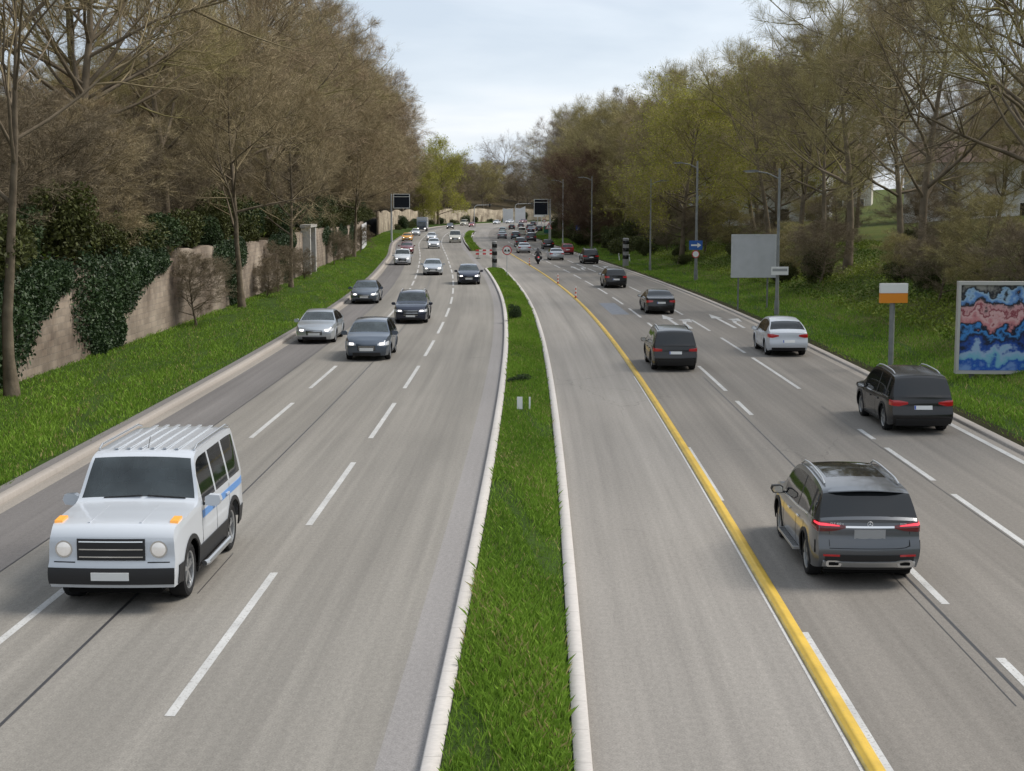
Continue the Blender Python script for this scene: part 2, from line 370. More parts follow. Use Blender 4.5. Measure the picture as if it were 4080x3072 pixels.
# painted markings: one sheet
rm_ = MB()
def dash(o, a, b, w=0.13, z=0.004):
    n = max(1, int((b - a) / 1.0)); ts = np.linspace(a, b, n + 1)
    L = P(o - w / 2, ts, z); Q = P(o + w / 2, ts, z)
    rm_.add([tuple(p) for p in L] + [tuple(p) for p in Q], [(k, n + 1 + k, n + 2 + k, k + 1) for k in range(n)])
for k in range(-2, 34):
    a = 7.7 + 5.5 * k
    for o_ in (-7.3, -4.12): dash(o_, a, a + 3.6)
for a, b in [(5.0, 9.0), (10.4, 13.4), (21.0, 22.6), (23.9, 27.8)] + [(29.4 + 5.5 * k, 33 + 5.5 * k) for k in range(14)] + [(118, 121), (124, 127)]: dash(6.62, a, b)
for a, b in [(12.4, 14.9), (15.7, 18.0), (18.7, 19.6), (24.2, 29.4)] + [(30.4 + 5.5 * k, 34 + 5.5 * k) for k in range(14)]: dash(9.17, a, b)
dash(4.16, -6, 9.6, .12); dash(4.15, 14.5, 18.0, .09); dash(3.87, 6, 26, .035)
for k in range(20, 60):
    a = 5.5 * k * .5 + 10
dash(11.95, -12, 20.5, 0.16)
for a, b in [(150, 158), (165, 172)]: dash(0.9, a, b, .2)
def arrow(o, t, turn):
    """straight shaft with head, and a second bent arm to the side turn (+1 right, -1 left)"""
    def poly(pp): rm_.add([pt(o + x, t + y, .004) for x, y in pp], [tuple(range(len(pp)))])
    poly([(-.09, 0), (.09, 0), (.09, 3.2), (-.09, 3.2)]); poly([(-.30, 3.2), (.30, 3.2), (0, 4.8)])
    s = turn
    poly([(s * .36, 0.0), (s * .52, 0.0), (s * .58, 1.7), (s * .42, 1.7)]); poly([(s * .42, 1.7), (s * .58, 1.7), (s * .85, 2.5), (s * .62, 2.7)])
    poly([(s * .45, 2.9), (s * .98, 2.0), (s * 1.15, 3.2)])
arrow(8.0, 36.6, 1); arrow(10.7, 36.8, 1); arrow(8.05, 70.5, 1); arrow(10.6, 72, 1); arrow(8.0, 104, 1)
o = rm_.build('road_marking', M_white); o['kind'] = 'structure'
# dark sealed joints running along the lanes
rm_ = MB()
for o_, a, b, w_ in [(-8.75, -8, 60, .035), (-6.05, -8, 14.5, .05), (-6.02, 14.5, 70, .035), (6.42, 4, 12, .05), (6.36, 12, 26, .03), (6.22, 8, 11.5, .018), (-5.1, 10.6, 12.0, .018), (9.05, 12, 22, .02)]: dash(o_, a, b, w_, .003)
o = rm_.build('sealed_joint', M_tar); o['kind'] = 'structure'
# lighter and darker asphalt repairs
pm = MB(); pm.add([pt(5.2, 41.5, .0025), pt(6.2, 41.5, .0025), pt(6.2, 46.5, .0025), pt(5.2, 46.5, .0025)], [(0, 1, 2, 3)])
o = pm.build('asphalt_patch', mat('patch_asphalt', (0.15, 0.165, 0.19), .85, var=.15)); o['kind'] = 'structure'

# ---- grass blades
M_blade = tint_mat('grass_blade', (0.095, 0.185, 0.016), (0.25, 0.40, 0.050), .7, .2, .25, (.34, .30, .12))
def blades(name, sampler, n, hlo, hhi, wlo, whi, zf):
    o_, t_ = sampler(n); base = P(o_, t_, 0.0); base[:, 2] = zf(o_)
    yaw = rng.uniform(0, 2 * np.pi, n); h = rng.uniform(hlo, hhi, n); w_ = rng.uniform(wlo, whi, n)
    patch = 0.5 + 0.5 * np.sin(o_ * 1.7 + np.sin(t_ * .6) * 2) * np.sin(t_ * .45 + o_); h = h * (.7 + .6 * patch)
    dx = np.stack([np.cos(yaw), np.sin(yaw), np.zeros(n)], -1)
    lean = rng.normal(0, .35, (n, 2)) * h[:, None]
    tip = base + np.concatenate([lean, h[:, None]], 1)
    mid = base + np.concatenate([lean * .35, h[:, None] * .6], 1)
    V = np.stack([base - dx * w_[:, None] / 2, base + dx * w_[:, None] / 2, mid + dx * w_[:, None] * .35, tip, ], 1).reshape(-1, 3)
    k = np.arange(n)[:, None] * 4; F = np.concatenate([k, k + 1, k + 2, k + 3], 1)
    tn = np.clip(rng.uniform(0, .70, n) + .38 * (patch - .4), 0, .88); dry = rng.uniform(0, 1, n) < .05 + .10 * (np.sin(t_ * .9 + o_ * 2.3) > .75); tn[dry] = 1.0; keep = rng.uniform(0, 1, n) > .75 * ((np.sin(t_ * 1.31 + 2 * np.sin(o_ * 3)) * np.sin(t_ * .37 + o_)) > .62)
    F = F[keep]
    o = link(name, np_mesh(name, V, F, tint=np.repeat(tn, 4)), M_blade); o['kind'] = 'stuff'; return o
def samp(o0, o1, t0, t1, p=1.6):
    def f(n):
        u = rng.uniform(0, 1, n); t = t0 + (t1 - t0) * u ** p
        return rng.uniform(o0, o1, n), t
    return f
vt = np.vectorize(terrain)
o = blades('median_grass', samp(-.70, .70, 5, 71.4), 100000, .06, .17, .008, .016, lambda o_: .07 + .10 * (1 - (o_ / .72) ** 2))
tag(o, 'lush green grass growing in the narrow median between its pale kerbs', 'grass')
o = blades('median_grass', samp(-.6, .6, 100, 172, 1.2), 9000, .15, .4, .03, .06, lambda o_: .08 + 0 * o_)
tag(o, 'bright green grass on the far median island beyond the gap', 'grass')
o = blades('verge_grass', samp(-16.6, -11.25, 14, 160, 2.0), 150000, .06, .15, .016, .032, vt)
tag(o, 'mown green grass on the verge between left kerb and stone wall', 'grass')
o = blades('verge_grass', samp(12.75, 18.2, 14, 150, 2.0), 150000, .06, .17, .016, .034, vt)
tag(o, 'green grass strip along the kerb of the right roadway', 'grass')
M_cover = tint_mat('ground_cover_leaf', (0.06, 0.105, 0.012), (0.19, 0.24, 0.032), .7, .3, .2)
def leaf_quads(c, size, nrm=None):
    """c (n,3) centres -> quads of leaf size facing roughly random"""
    n = len(c); a = rng.normal(0, 1, (n, 3)); a /= np.linalg.norm(a, axis=1)[:, None]
    b = rng.normal(0, 1, (n, 3)); b -= (b * a).sum(1)[:, None] * a; b /= np.linalg.norm(b, axis=1)[:, None]
    s = (size * rng.uniform(.6, 1.3, n))[:, None]
    V = np.stack([c - a * s, c - b * s * .5, c + a * s, c + b * s * .5], 1).reshape(-1, 3)
    return V, np.arange(n * 4).reshape(n, 4)
def cover(name, o0, o1, t0, t1, n, hmax, size, label, p=1.5):
    u = rng.uniform(0, 1, n); t_ = t0 + (t1 - t0) * u ** p; o_ = rng.uniform(o0, o1, n)
    hh = hmax * (0.35 + .65 * np.clip(np.sin(t_ * .55 + 1.3 * np.sin(o_ * .8)) * .5 + .5 + rng.normal(0, .12, n), 0, 1))
    c = P(o_, t_, 0.0); c[:, 2] = vt(o_) + rng.uniform(0, 1, n) ** .7 * hh
    V, F = leaf_quads(c, size); blot = np.clip(.5 + .5 * np.sin(o_ * .9 + t_ * .3) + rng.normal(0, .25, n), 0, 1)
    o = link(name, np_mesh(name, V, F, tint=np.repeat(blot, 4)), M_cover); tag(o, label, 'ground cover', None, 'stuff'); return o
cover('ground_cover', 17.2, 27, 14, 130, 95000, .35, .085, 'low green ivy and weeds covering the bank right of the road')
cover('ground_cover', -26, -17.2, 14, 150, 26000, .6, .11, 'dull green undergrowth on the slope above the stone wall')

# ---- stone wall along the left verge
def wall_mat(name, cols, mortar, sc=1.0):
    m = bpy.data.materials.new(name); m.use_nodes = True; t = m.node_tree; b = t.nodes['Principled BSDF']
    b.inputs['Roughness'].default_value = .92; b.inputs['Specular IOR Level'].default_value = .15
    uv = t.nodes.new('ShaderNodeUVMap')
    br = t.nodes.new('ShaderNodeTexBrick'); br.inputs['Scale'].default_value = sc; br.inputs['Color1'].default_value = (*cols[0], 1); br.inputs['Color2'].default_value = (*cols[1], 1)
    br.inputs['Mortar'].default_value = (*mortar, 1); br.inputs['Mortar Size'].default_value = .018; br.inputs['Brick Width'].default_value = .52; br.inputs['Row Height'].default_value = .24; br.inputs['Bias'].default_value = -.1
    ns = t.nodes.new('ShaderNodeTexNoise'); ns.inputs['Scale'].default_value = 9; t.links.new(uv.outputs[0], ns.inputs['Vector'])
    wv = t.nodes.new('ShaderNodeMix'); wv.data_type = 'VECTOR'; wv.inputs[0].default_value = .03; t.links.new(uv.outputs[0], wv.inputs[4]); t.links.new(ns.outputs[1], wv.inputs[5])
    t.links.new(wv.outputs[1], br.inputs['Vector'])
    bl = t.nodes.new('ShaderNodeTexNoise'); bl.inputs['Scale'].default_value = .28; bl.inputs['Detail'].default_value = 7; bl.inputs['Roughness'].default_value = .62; t.links.new(uv.outputs[0], bl.inputs['Vector'])
    r = t.nodes.new('ShaderNodeValToRGB'); t.links.new(bl.outputs[0], r.inputs[0])
    r.color_ramp.elements[0].position = .34; r.color_ramp.elements[0].color = (.42, .36, .32, 1); r.color_ramp.elements[1].position = .66; r.color_ramp.elements[1].color = (1.35, 1.3, 1.2, 1)
    x = t.nodes.new('ShaderNodeMix'); x.data_type = 'RGBA'; x.blend_type = 'MULTIPLY'; x.inputs[0].default_value = 1
    t.links.new(br.outputs[0], x.inputs[6]); t.links.new(r.outputs[0], x.inputs[7]); t.links.new(x.outputs[2], b.inputs['Base Color'])
    bp = t.nodes.new('ShaderNodeBump'); bp.inputs['Strength'].default_value = .6; bp.inputs['Distance'].default_value = .04
    t.links.new(br.outputs[1], bp.inputs['Height']); bp.invert = True; t.links.new(bp.outputs[0], b.inputs['Normal'])
    return m
M_wall = wall_mat('pink_rubble', ((.235, .205, .175), (.17, .15, .13)), (.20, .18, .16))
M_wall2 = wall_mat('beige_rubble', ((.34, .31, .25), (.26, .235, .19)), (.2, .185, .16), .8)
def road_wall(name, o, t0, t1, hf, m, label, cat, thick=.45, cope=True):
    root = empty(name, pt(o, t0)); tag(root, label, cat)
    ts = np.arange(t0, t1 + .01, .5); off = np.array(root.location)
    V = []; UV = []
    for t in ts:
        h = hf(t); u = float(T(t))
        for (oo, z, v) in ((o + thick / 2, -.1, -.1), (o + thick / 2, h, h), (o - thick / 2, h, h + .4), (o - thick / 2, -.1, h + .6)):
            V.append(np.array(pt(oo, t, z)) - off); UV.append((u, v))
    F = [(i * 4 + j, (i + 1) * 4 + j, (i + 1) * 4 + j + 1, i * 4 + j + 1) for i in range(len(ts) - 1) for j in range(3)]
    n = len(ts); F.append((0, 1, 2, 3)); F.append(((n - 1) * 4 + 3, (n - 1) * 4 + 2, (n - 1) * 4 + 1, (n - 1) * 4))
    link('masonry', np_mesh('masonry', V, F, UV), m, root)
    if cope:
        c = MB(); t = t0
        while t < t1 - .6:
            l = random.uniform(.42, .58); a = np.array(pt(o, t + .02)) - off; b = np.array(pt(o, t + l - .02)) - off; mid = (a + b) / 2
            d = b - a; ang = math.atan2(d[1], d[0]); c.box((mid[0], mid[1], hf(t + l / 2) + .07 + random.uniform(-.01, .015)), (np.linalg.norm(d), thick + .12, .15), 0, Matrix.Rotation(ang, 3, 'Z')); t += l
        c.build('coping', mat('coping_stone', (.2, .175, .15), .9, var=.3), root)
    return root
road_wall('stone_wall', -16.75, 15, 104, lambda t: 3.85 + .12 * math.sin(t * .21) + .07 * math.sin(t * 2.3) - (.25 if 31 < t < 36 else 0), M_wall, 'pinkish brown stone retaining wall running along the left verge', 'wall', .45, False)
road_wall('stone_wall', -17.0, 150, 290, lambda t: 4.7 + .3 * math.sin(t * .35), M_wall2, 'pale beige stone wall far behind the traffic where the road bends right', 'wall', .45, False)
# ---------------------------------------------------------------- trees
M_bark = mat('bark', (0.15, 0.122, 0.088), .95, spec=.1, var=.35, vscale=1.5, bump=.8, bscale=9)
M_bark_pale = mat('bark_pale', (0.22, 0.20, 0.17), .95, spec=.1, var=.35, vscale=1.5, bump=.8, bscale=9)
M_twig = (0.45, 0.365, 0.22)
M_twig2 = (0.42, 0.32, 0.205)
M_twig3 = (0.42, 0.365, 0.17)
M_twig4 = (0.40, 0.34, 0.27)
M_twigR = (0.20, 0.13, 0.092)
M_twigD = (0.27, 0.22, 0.15)
def obj_tint_mat(name, lo, rough, spec, trans=0.0):
    """light to dark pieces (point attribute) of the colour set on the object"""
    m = tint_mat(name, (lo,) * 3, (1, 1, 1), rough, spec, trans); t = m.node_tree; x = [n for n in t.nodes if n.bl_idname == 'ShaderNodeMix'][0]
    oi = t.nodes.new('ShaderNodeObjectInfo'); y = t.nodes.new('ShaderNodeMix'); y.data_type = 'RGBA'; y.blend_type = 'MULTIPLY'; y.inputs[0].default_value = 1
    outs = [l.to_socket for l in x.outputs[2].links]; t.links.new(x.outputs[2], y.inputs[6]); t.links.new(oi.outputs['Color'], y.inputs[7])
    for s_ in outs: t.links.new(y.outputs[2], s_)
    return m
M_TWIG = obj_tint_mat('twig', .36, .9, .1); M_LEAF = obj_tint_mat('leaf', .30, .65, .3, .15)
LEAF_COL = {}
M_leaf_yg = tint_mat('young_leaf', (0.15, 0.16, 0.022), (0.40, 0.40, 0.055), .7, .2, .35)
M_leaf_dk = tint_mat('evergreen_leaf', (0.016, 0.034, 0.013), (0.055, 0.095, 0.030), .55, .35, .1)
M_leaf_md = tint_mat('shrub_leaf', (0.030, 0.045, 0.010), (0.095, 0.11, 0.026), .7, .25, .2)
LEAF_COL['evergreen_leaf'] = (.055, .095, .030); LEAF_COL['shrub_leaf'] = (.095, .11, .026)
def unit(v): return v / (np.linalg.norm(v, axis=-1, keepdims=True) + 1e-9)
def tubes(paths, radii, nside):
    """paths (m,k,3), radii (m,k) -> verts, quads"""
    m, k, _ = paths.shape
    d = unit(np.gradient(paths, axis=1)); ref = np.where(np.abs(d[..., 2:3]) > .9, np.array([1., 0, 0]), np.array([0., 0, 1.]))
    a = unit(np.cross(d, ref)); b = np.cross(d, a)
    th = 2 * np.pi * np.arange(nside) / nside
    V = paths[:, :, None, :] + (a[:, :, None, :] * np.cos(th)[None, None, :, None] + b[:, :, None, :] * np.sin(th)[None, None, :, None]) * radii[:, :, None, None]
    V = V.reshape(-1, 3)
    i, j, s = np.meshgrid(np.arange(m), np.arange(k - 1), np.arange(nside), indexing='ij')
    b0 = (i * k + j) * nside; s1 = (s + 1) % nside
    F = np.stack([b0 + s, b0 + s1, b0 + nside + s1, b0 + nside + s], -1).reshape(-1, 4)
    return V, F
def grow(starts, dirs, lens, k, wob, up, rg):
    """polylines with wobble and a pull upwards"""
    m = len(starts); P_ = np.zeros((m, k, 3)); P_[:, 0] = starts; d = unit(dirs)
    for j in range(1, k):
        d = unit(d + rg.normal(0, wob, (m, 3)) + np.array([0, 0, up])); P_[:, j] = P_[:, j - 1] + d * (lens / (k - 1))[:, None]
    return P_
def sample_on(paths, idx, f):
    k = paths.shape[1]; x = f * (k - 1); i = np.minimum(x.astype(int), k - 2); r = (x - i)[:, None]
    p = paths[idx, i]; q = paths[idx, i + 1]; return p * (1 - r) + q * r, unit(q - p)
def children(paths, lens, n, f0, f1, ang, ratio, rg, env=None):
    m = len(paths); idx = np.repeat(np.arange(m), n); f = rg.uniform(f0, f1, m * n)
    p, d = sample_on(paths, idx, f)
    perp = unit(np.cross(d, rg.normal(0, 1, d.shape))); a = np.radians(rg.normal(ang, 12, len(idx)))[:, None]
    nd = d * np.cos(a) + perp * np.sin(a)
    l = lens[idx] * ratio * (1.1 - .65 * f) * rg.uniform(.7, 1.3, len(idx))
    return p, nd, l, f
def make_tree(seed, h=18., first=.22, npri=26, nsec=8, nter=6, ntw=20, spread=.34, up=.05, twig_w=.016, twig_l=.75, trunk_r=.26, leaf=None, nleaf=0, leaf_s=.09, ang=52):
    rg = np.random.default_rng(seed)
    tr = grow(np.zeros((1, 3)), np.array([[rg.normal(0, .05), rg.normal(0, .05), 1.]]), np.array([h * .93]), 12, .045, .03, rg)
    trad = trunk_r * (1 - np.linspace(0, 1, 12) ** .9 * .93)[None]; trad[0, 0] *= 1.35
    f = np.sort(rg.uniform(first, .98, npri)) ; p, d = sample_on(tr, np.zeros(npri, int), f)
    az = np.arange(npri) * 2.4 + rg.normal(0, .4, npri); el = np.radians(90 - (ang + 18 * (1 - f)) + rg.normal(0, 8, npri))
    nd = np.stack([np.cos(az) * np.cos(el), np.sin(az) * np.cos(el), np.sin(el)], -1)
    shape = np.sin(np.pi * np.clip((f - first * .6) / (1.05 - first * .6), 0, 1) ** .75) ** .7
    l1 = h * spread * (0.30 + .85 * shape) * rg.uniform(.75, 1.2, npri)
    p1 = grow(p, nd, l1, 7, .10, up, rg); r0 = np.interp(f, np.linspace(0, 1, 12), trad[0])
    r1 = (np.minimum(r0 * .62, .018 * l1 + .01))[:, None] * (1 - np.linspace(0, 1, 7) * .85)[None]
    q, qd, l2, _ = children(p1, l1, nsec, .22, 1., 42, .62, rg); p2 = grow(q, qd, l2, 5, .13, up, rg)
    r2 = (.010 * l2 + .006)[:, None] * (1 - np.linspace(0, 1, 5) * .8)[None]
    q, qd, l3, _ = children(p2, l2, nter, .2, 1., 40, .6, rg); p3 = grow(q, qd, l3, 4, .16, up, rg)
    r3 = np.full((len(l3), 1), .009) * (1 - np.linspace(0, 1, 4) * .6)[None]
    V, F = tubes(tr, trad, 9); parts = [(V, F)]
    parts.append(tubes(p1, r1, 5))
    Vt, Ft = [], []; b = 0
    for v, f_ in parts: Vt.append(v); Ft.append(f_ + b); b += len(v)
    trunk = np_mesh('trunk', np.concatenate(Vt), np.concatenate(Ft), smooth=True)
    cv, cf = [], []; b = 0; tn = []
    for pp, rr, ns in ((p2, r2, 4), (p3, r3, 3)):
        v, f_ = tubes(pp, rr, ns); cv.append(v); cf.append(f_ + b); b += len(v); tn.append(rg.uniform(.0, .45, len(v)))
    q, qd, l4, _ = children(p3, np.maximum(l3, .8), ntw, .05, 1., 38, 1.0, rg)
    l4 = twig_l * rg.uniform(.45, 1.35, len(q)); k = len(q)
    d = unit(qd + np.array([0, 0, .12]) + rg.normal(0, .22, (k, 3))); side = unit(np.cross(d, rg.normal(0, 1, (k, 3)))); w_ = (twig_w * rg.uniform(.6, 1.4, k))[:, None]
    bend = q + d * l4[:, None] * .55 + rg.normal(0, .05, (k, 3)); tip = q + d * l4[:, None] + rg.normal(0, .1, (k, 3)) * l4[:, None]
    v = np.stack([q - side * w_ / 2, bend - side * w_ * .45, tip, bend + side * w_ * .45], 1).reshape(-1, 3)
    cv.append(v); cf.append(np.arange(k * 4).reshape(k, 4) + b); b += len(v); tn.append(np.repeat(rg.uniform(.1, 1, k), 4))
    mi = np.zeros(sum(len(x) for x in cf), int)
    if nleaf:
        c = tip[rg.integers(0, k, nleaf)] + rg.normal(0, .18, (nleaf, 3))
        v, f_ = leaf_quads(c, leaf_s); cv.append(v); cf.append(f_ + b); b += len(v)
        lt = rg.uniform(0, 1, nleaf); tn.append(np.repeat(lt, 4)); mi = np.concatenate([mi, np.ones(nleaf, int)])
    crown = np_mesh('crown', np.concatenate(cv), np.concatenate(cf), tint=np.concatenate(tn), mi=mi)
    return trunk, crown
def make_bush(seed, rx, ry, rz, n, size, hole=.35):
    rg = np.random.default_rng(seed); c = []
    nb = 9; cen = rg.uniform(-.6, .6, (nb, 3)) * np.array([rx, ry, rz * .6]); cen[:, 2] += rz * .55; rad = rg.uniform(.35, .62, nb)
    i = rg.integers(0, nb, n); d = unit(rg.normal(0, 1, (n, 3))); r = rg.uniform(.45, 1, n) ** .5
    c = cen[i] + d * (r * rad[i])[:, None] * np.array([rx, ry, rz]) + rg.normal(0, .04, (n, 3)); c[:, 2] = np.abs(c[:, 2])
    V, F = leaf_quads(c, size)
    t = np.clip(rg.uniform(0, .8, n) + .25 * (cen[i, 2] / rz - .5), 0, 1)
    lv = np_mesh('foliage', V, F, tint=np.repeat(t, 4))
    m = MB()
    for k in range(7):
        a = rg.uniform(0, 6.28); e_ = cen[rg.integers(0, nb)]; m.cyl((math.cos(a) * .08, math.sin(a) * .08, 0), tuple(e_), .025, .008, 5)
    return lv, m.mesh('stems')
TR = {}
TR['bare'] = [make_tree(11, 18, npri=30, nsec=9, nter=6, ntw=22), make_tree(12, 18, .3, npri=26, nsec=9, nter=6, ntw=24, spread=.38), make_tree(13, 18, .18, npri=32, nsec=8, nter=6, ntw=22, spread=.30, up=.1)]
TR['dense'] = [make_tree(21, 16, .10, npri=36, nsec=9, nter=6, ntw=26, spread=.36, twig_w=.02), make_tree(22, 16, .12, npri=34, nsec=9, nter=6, ntw=26, spread=.40, twig_w=.02)]
TR['open'] = [make_tree(31, 20, .25, npri=20, nsec=8, nter=6, ntw=16, spread=.42, ang=48, trunk_r=.34), make_tree(32, 20, .35, npri=18, nsec=8, nter=6, ntw=18, spread=.40, ang=44, trunk_r=.30)]
TR['leafy'] = [make_tree(41, 15, .15, npri=28, nsec=8, nter=5, ntw=22, spread=.36, nleaf=15000, leaf_s=.085), make_tree(42, 15, .2, npri=26, nsec=8, nter=5, ntw=22, spread=.34, nleaf=7000, leaf_s=.085), make_tree(43, 15, .12, npri=30, nsec=8, nter=5, ntw=14, spread=.36, nleaf=26000, leaf_s=.10)]
TR['fine'] = [make_tree(61, 17, .24, npri=26, nsec=9, nter=6, ntw=46, spread=.38, twig_w=.009, twig_l=.5), make_tree(62, 17, .30, npri=24, nsec=9, nter=6, ntw=46, spread=.40, twig_w=.009, twig_l=.5, ang=46)]
BU = [make_bush(51, 1.6, 1.5, 1.8, 6500, .09), make_bush(52, 1.3, 1.7, 2.2, 6500, .09), make_bush(53, 2.0, 1.6, 1.3, 6500, .08)]
_base_h = dict(fine=17., bare=18., dense=16., open=20., leafy=15.)
HIDDEN = []
def tree(kind, o, t, h, twig, label, group=None, var=0, wide=1.0, name='bare_tree', bark=None, leafm=None, lean=0.0):
    z = terrain(o) - .1; r = empty(name, pt(o, t, z), random.uniform(0, 6.28)); s = h / _base_h[kind]
    r.scale = (s * wide, s * wide, s); r.rotation_euler[0] = lean
    tag(r, label, 'tree', group)
    tm, cm = TR[kind][var % len(TR[kind])]
    a = bpy.data.objects.new('trunk', tm); b = bpy.data.objects.new('crown', cm)
    if not tm.materials: tm.materials.append(M_bark)
    if not cm.materials:
        cm.materials.append(M_TWIG)
        if kind == 'leafy': cm.materials.append(M_leaf_yg)
    for q in (a, b): COL.objects.link(q); q.parent = r
    b.color = (*twig, 1)
    return r
def bush(o, t, s, m, label, group=None, var=0, z=None, name='shrub', sc=(1, 1, 1)):
    r = empty(name, pt(o, t, (terrain(o) if z is None else z) - .05), random.uniform(0, 6.28)); r.scale = (s * sc[0], s * sc[1], s * sc[2])
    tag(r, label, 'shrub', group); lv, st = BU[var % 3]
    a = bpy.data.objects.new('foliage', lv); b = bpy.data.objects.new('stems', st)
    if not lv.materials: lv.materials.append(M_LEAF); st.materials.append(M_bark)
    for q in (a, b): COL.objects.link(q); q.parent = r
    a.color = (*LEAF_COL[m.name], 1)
    return r
# left: a row close behind the stone wall, a second row up the slope, a third as a backdrop
gL1 = 'tall bare trees close behind the left stone wall'; gL2 = 'bare trees up the slope left of the road'
lbl1 = 'tall brown leafless tree close behind the pinkish stone wall'
rr = random.Random(3)
k = 0
for t in np.arange(19, 132, 6.2):
    t = t + rr.uniform(-1.5, 1.5); near = t < 62; kind = rr.choice(['open', 'fine', 'fine'] if near else ['bare', 'bare', 'open', 'dense']); h = rr.uniform(17, 21) if near else rr.uniform(16, 20) + (2 if t > 70 else 0)
    tree(kind, -rr.uniform(18.2, 21), t, h, [M_twig, M_twig2, M_twig, M_twig3][k % 4], lbl1, gL1, rr.randint(0, 2), rr.uniform(.9, 1.15)); k += 1
for t in np.arange(18, 150, 5.2):
    t = t + rr.uniform(-2, 2)
    oo_ = rr.uniform(22, 30); hh_ = max(4.5, 6.1 + .0759 * float(T(t)) * rr.uniform(.95, 1.3) - terrain(-oo_))
    tree(rr.choice(['dense', 'bare', 'dense']), -oo_, t, hh_, [M_twig3, M_twig, M_twig2][k % 3], 'brown leafless tree in the thicket on the slope left of the road', gL2, rr.randint(0, 2), rr.uniform(1.1, 1.4)); k += 1
for t in np.arange(30, 170, 10):
    tree('dense', -40 - rr.uniform(-4, 5), t + rr.uniform(-2, 2), max(4, 6.1 + .0759 * float(T(t)) * rr.uniform(.95, 1.2) - terrain(-40)), [M_twig, M_twig3][k % 2], 'brown leafless tree in the thicket on the slope left of the road', gL2, k, 1.35); k += 1
gL3 = 'bare trees beyond the left wall where the road bends'
for t in np.arange(136, 205, 7):
    tree(rr.choice(['bare', 'dense']), -rr.uniform(17.5, 22), t + rr.uniform(-1, 1), rr.uniform(18, 23), [M_twig2, M_twig][k % 2], 'tall russet brown bare tree overhanging the left kerb at the bend', gL3, k, 1.1); k += 1
tree('leafy', -15.6, 228, 24, M_twig3, 'big yellow green tree in young leaf left of the road at the bend', None, 2, 1.05, 'budding_tree')
tree('leafy', -15.8, 216, 14, M_twig3, 'smaller yellow green tree behind the far beige wall', None, 2, 1.1, 'budding_tree')
# far: the wood closing the view
gF = 'trees of the wood closing the far end of the road'
for k2 in range(34):
    a = rr.uniform(0, 1); x = -75 + 135 * a; y = float(T(300 + rr.uniform(0, 60) - 25 * math.sin(a * 3.1)))
    r = tree('dense' if k2 % 3 else 'bare', 0, 0, rr.uniform(15, 21), [M_twigD, M_twigD, M_twig3, M_twigD][k2 % 4], 'greyish brown bare tree in the wood closing the far end of the road', gF, k2, 1.5)
    r.location = (x, y, -.3 + 3.5 * (k2 % 2))
r = tree('open', 0, 0, 33, M_twig4, 'lone pale bare tree standing above the far wood under open sky', None, 0, .95, 'bare_tree'); r.location = (-5.5, float(T(330)), 0)
for k2 in range(16):
    t = 176 + k2 * 8.2
    tree('dense', -rr.uniform(19.5, 27), t, rr.uniform(12, 17), [M_twigD, M_twigD, M_twig3][k2 % 3], 'dark brown tree behind the far beige stone wall', 'trees behind the far beige wall', k2, 1.25)
# right bank
gR1 = 'bare trees on the bank right of the road'; gR2 = 'bare trees behind the top of the right bank'
for t in np.arange(20, 150, 4.6):
    t = t + rr.uniform(-1.2, 1.2); kind = rr.choice(['fine', 'fine', 'open'] if t < 62 else ['bare', 'open', 'bare', 'dense']); h = rr.uniform(15, 19.5)
    if 62 < t < 86: continue
    tree(kind, rr.uniform(19, 24.5), t, h, [M_twigD, M_twig, M_twig3, M_twig3][k % 4], 'slender bare brown tree growing on the green bank right of the road', gR1, rr.randint(0, 2), rr.uniform(.85, 1.1)); k += 1
for t in np.arange(24, 170, 4.6):
    tree(rr.choice(['dense', 'bare', 'bare']), rr.uniform(27, 37), t + rr.uniform(-2, 2), max(7, min(16, 3 + .075 * float(T(t)) * rr.uniform(.9, 1.4))), [M_twig, M_twig4, M_twig3][k % 3], 'brown bare tree standing behind the top of the right bank', gR2, rr.randint(0, 2), rr.uniform(1, 1.3)); k += 1
for t in np.arange(50, 230, 9):
    tree('dense', rr.uniform(44, 62), t, rr.uniform(11, 15), [M_twig, M_twig4, M_twig3][k % 3], 'brown bare tree in the wood far up the right slope', 'trees far up the right slope', k, 1.4); k += 1
for o_, t, h, v, l in [(17.5, 70, 14.5, 0, 'tall yellow green budding tree on the right bank, nearest the road'), (21, 76, 15.5, 1, 'yellow green budding tree behind the striped speed column'), (24, 64, 14.5, 0, 'broad yellow green budding tree high on the right bank'), (26, 84, 15, 1, 'farthest yellow green budding tree on the right bank')]:
    tree('leafy', o_, t, h, M_twig3, l, None, v, 1.1, 'budding_tree')
tree('dense', 16.2, 104, 12.5, M_twigR, 'dark russet bushy tree beside the red car', None, 0, 1.2)
tree('dense', 17.0, 116, 13.5, M_twigR, 'dark russet bushy tree behind the street lamp', None, 1, 1.1)
tree('bare', 16.3, 132, 19, M_twig4, 'broad grey brown tree with fine upright twigs behind the blank display', None, 2, 1.25)
tree('bare', 20.0, 142, 21, M_twig3, 'tall grey brown tree behind the blank display, farther back', None, 0, 1.2)
for k2 in range(14):
    t = 150 + k2 * 8
    tree('dense' if k2 % 2 else 'bare', rr.uniform(20.5, 26), t, rr.uniform(13, 18), [M_twigD, M_twigD, M_twig4][k2 % 3], 'grey brown bare tree right of the waiting cars', 'bare trees right of the waiting cars', k2, 1.2)
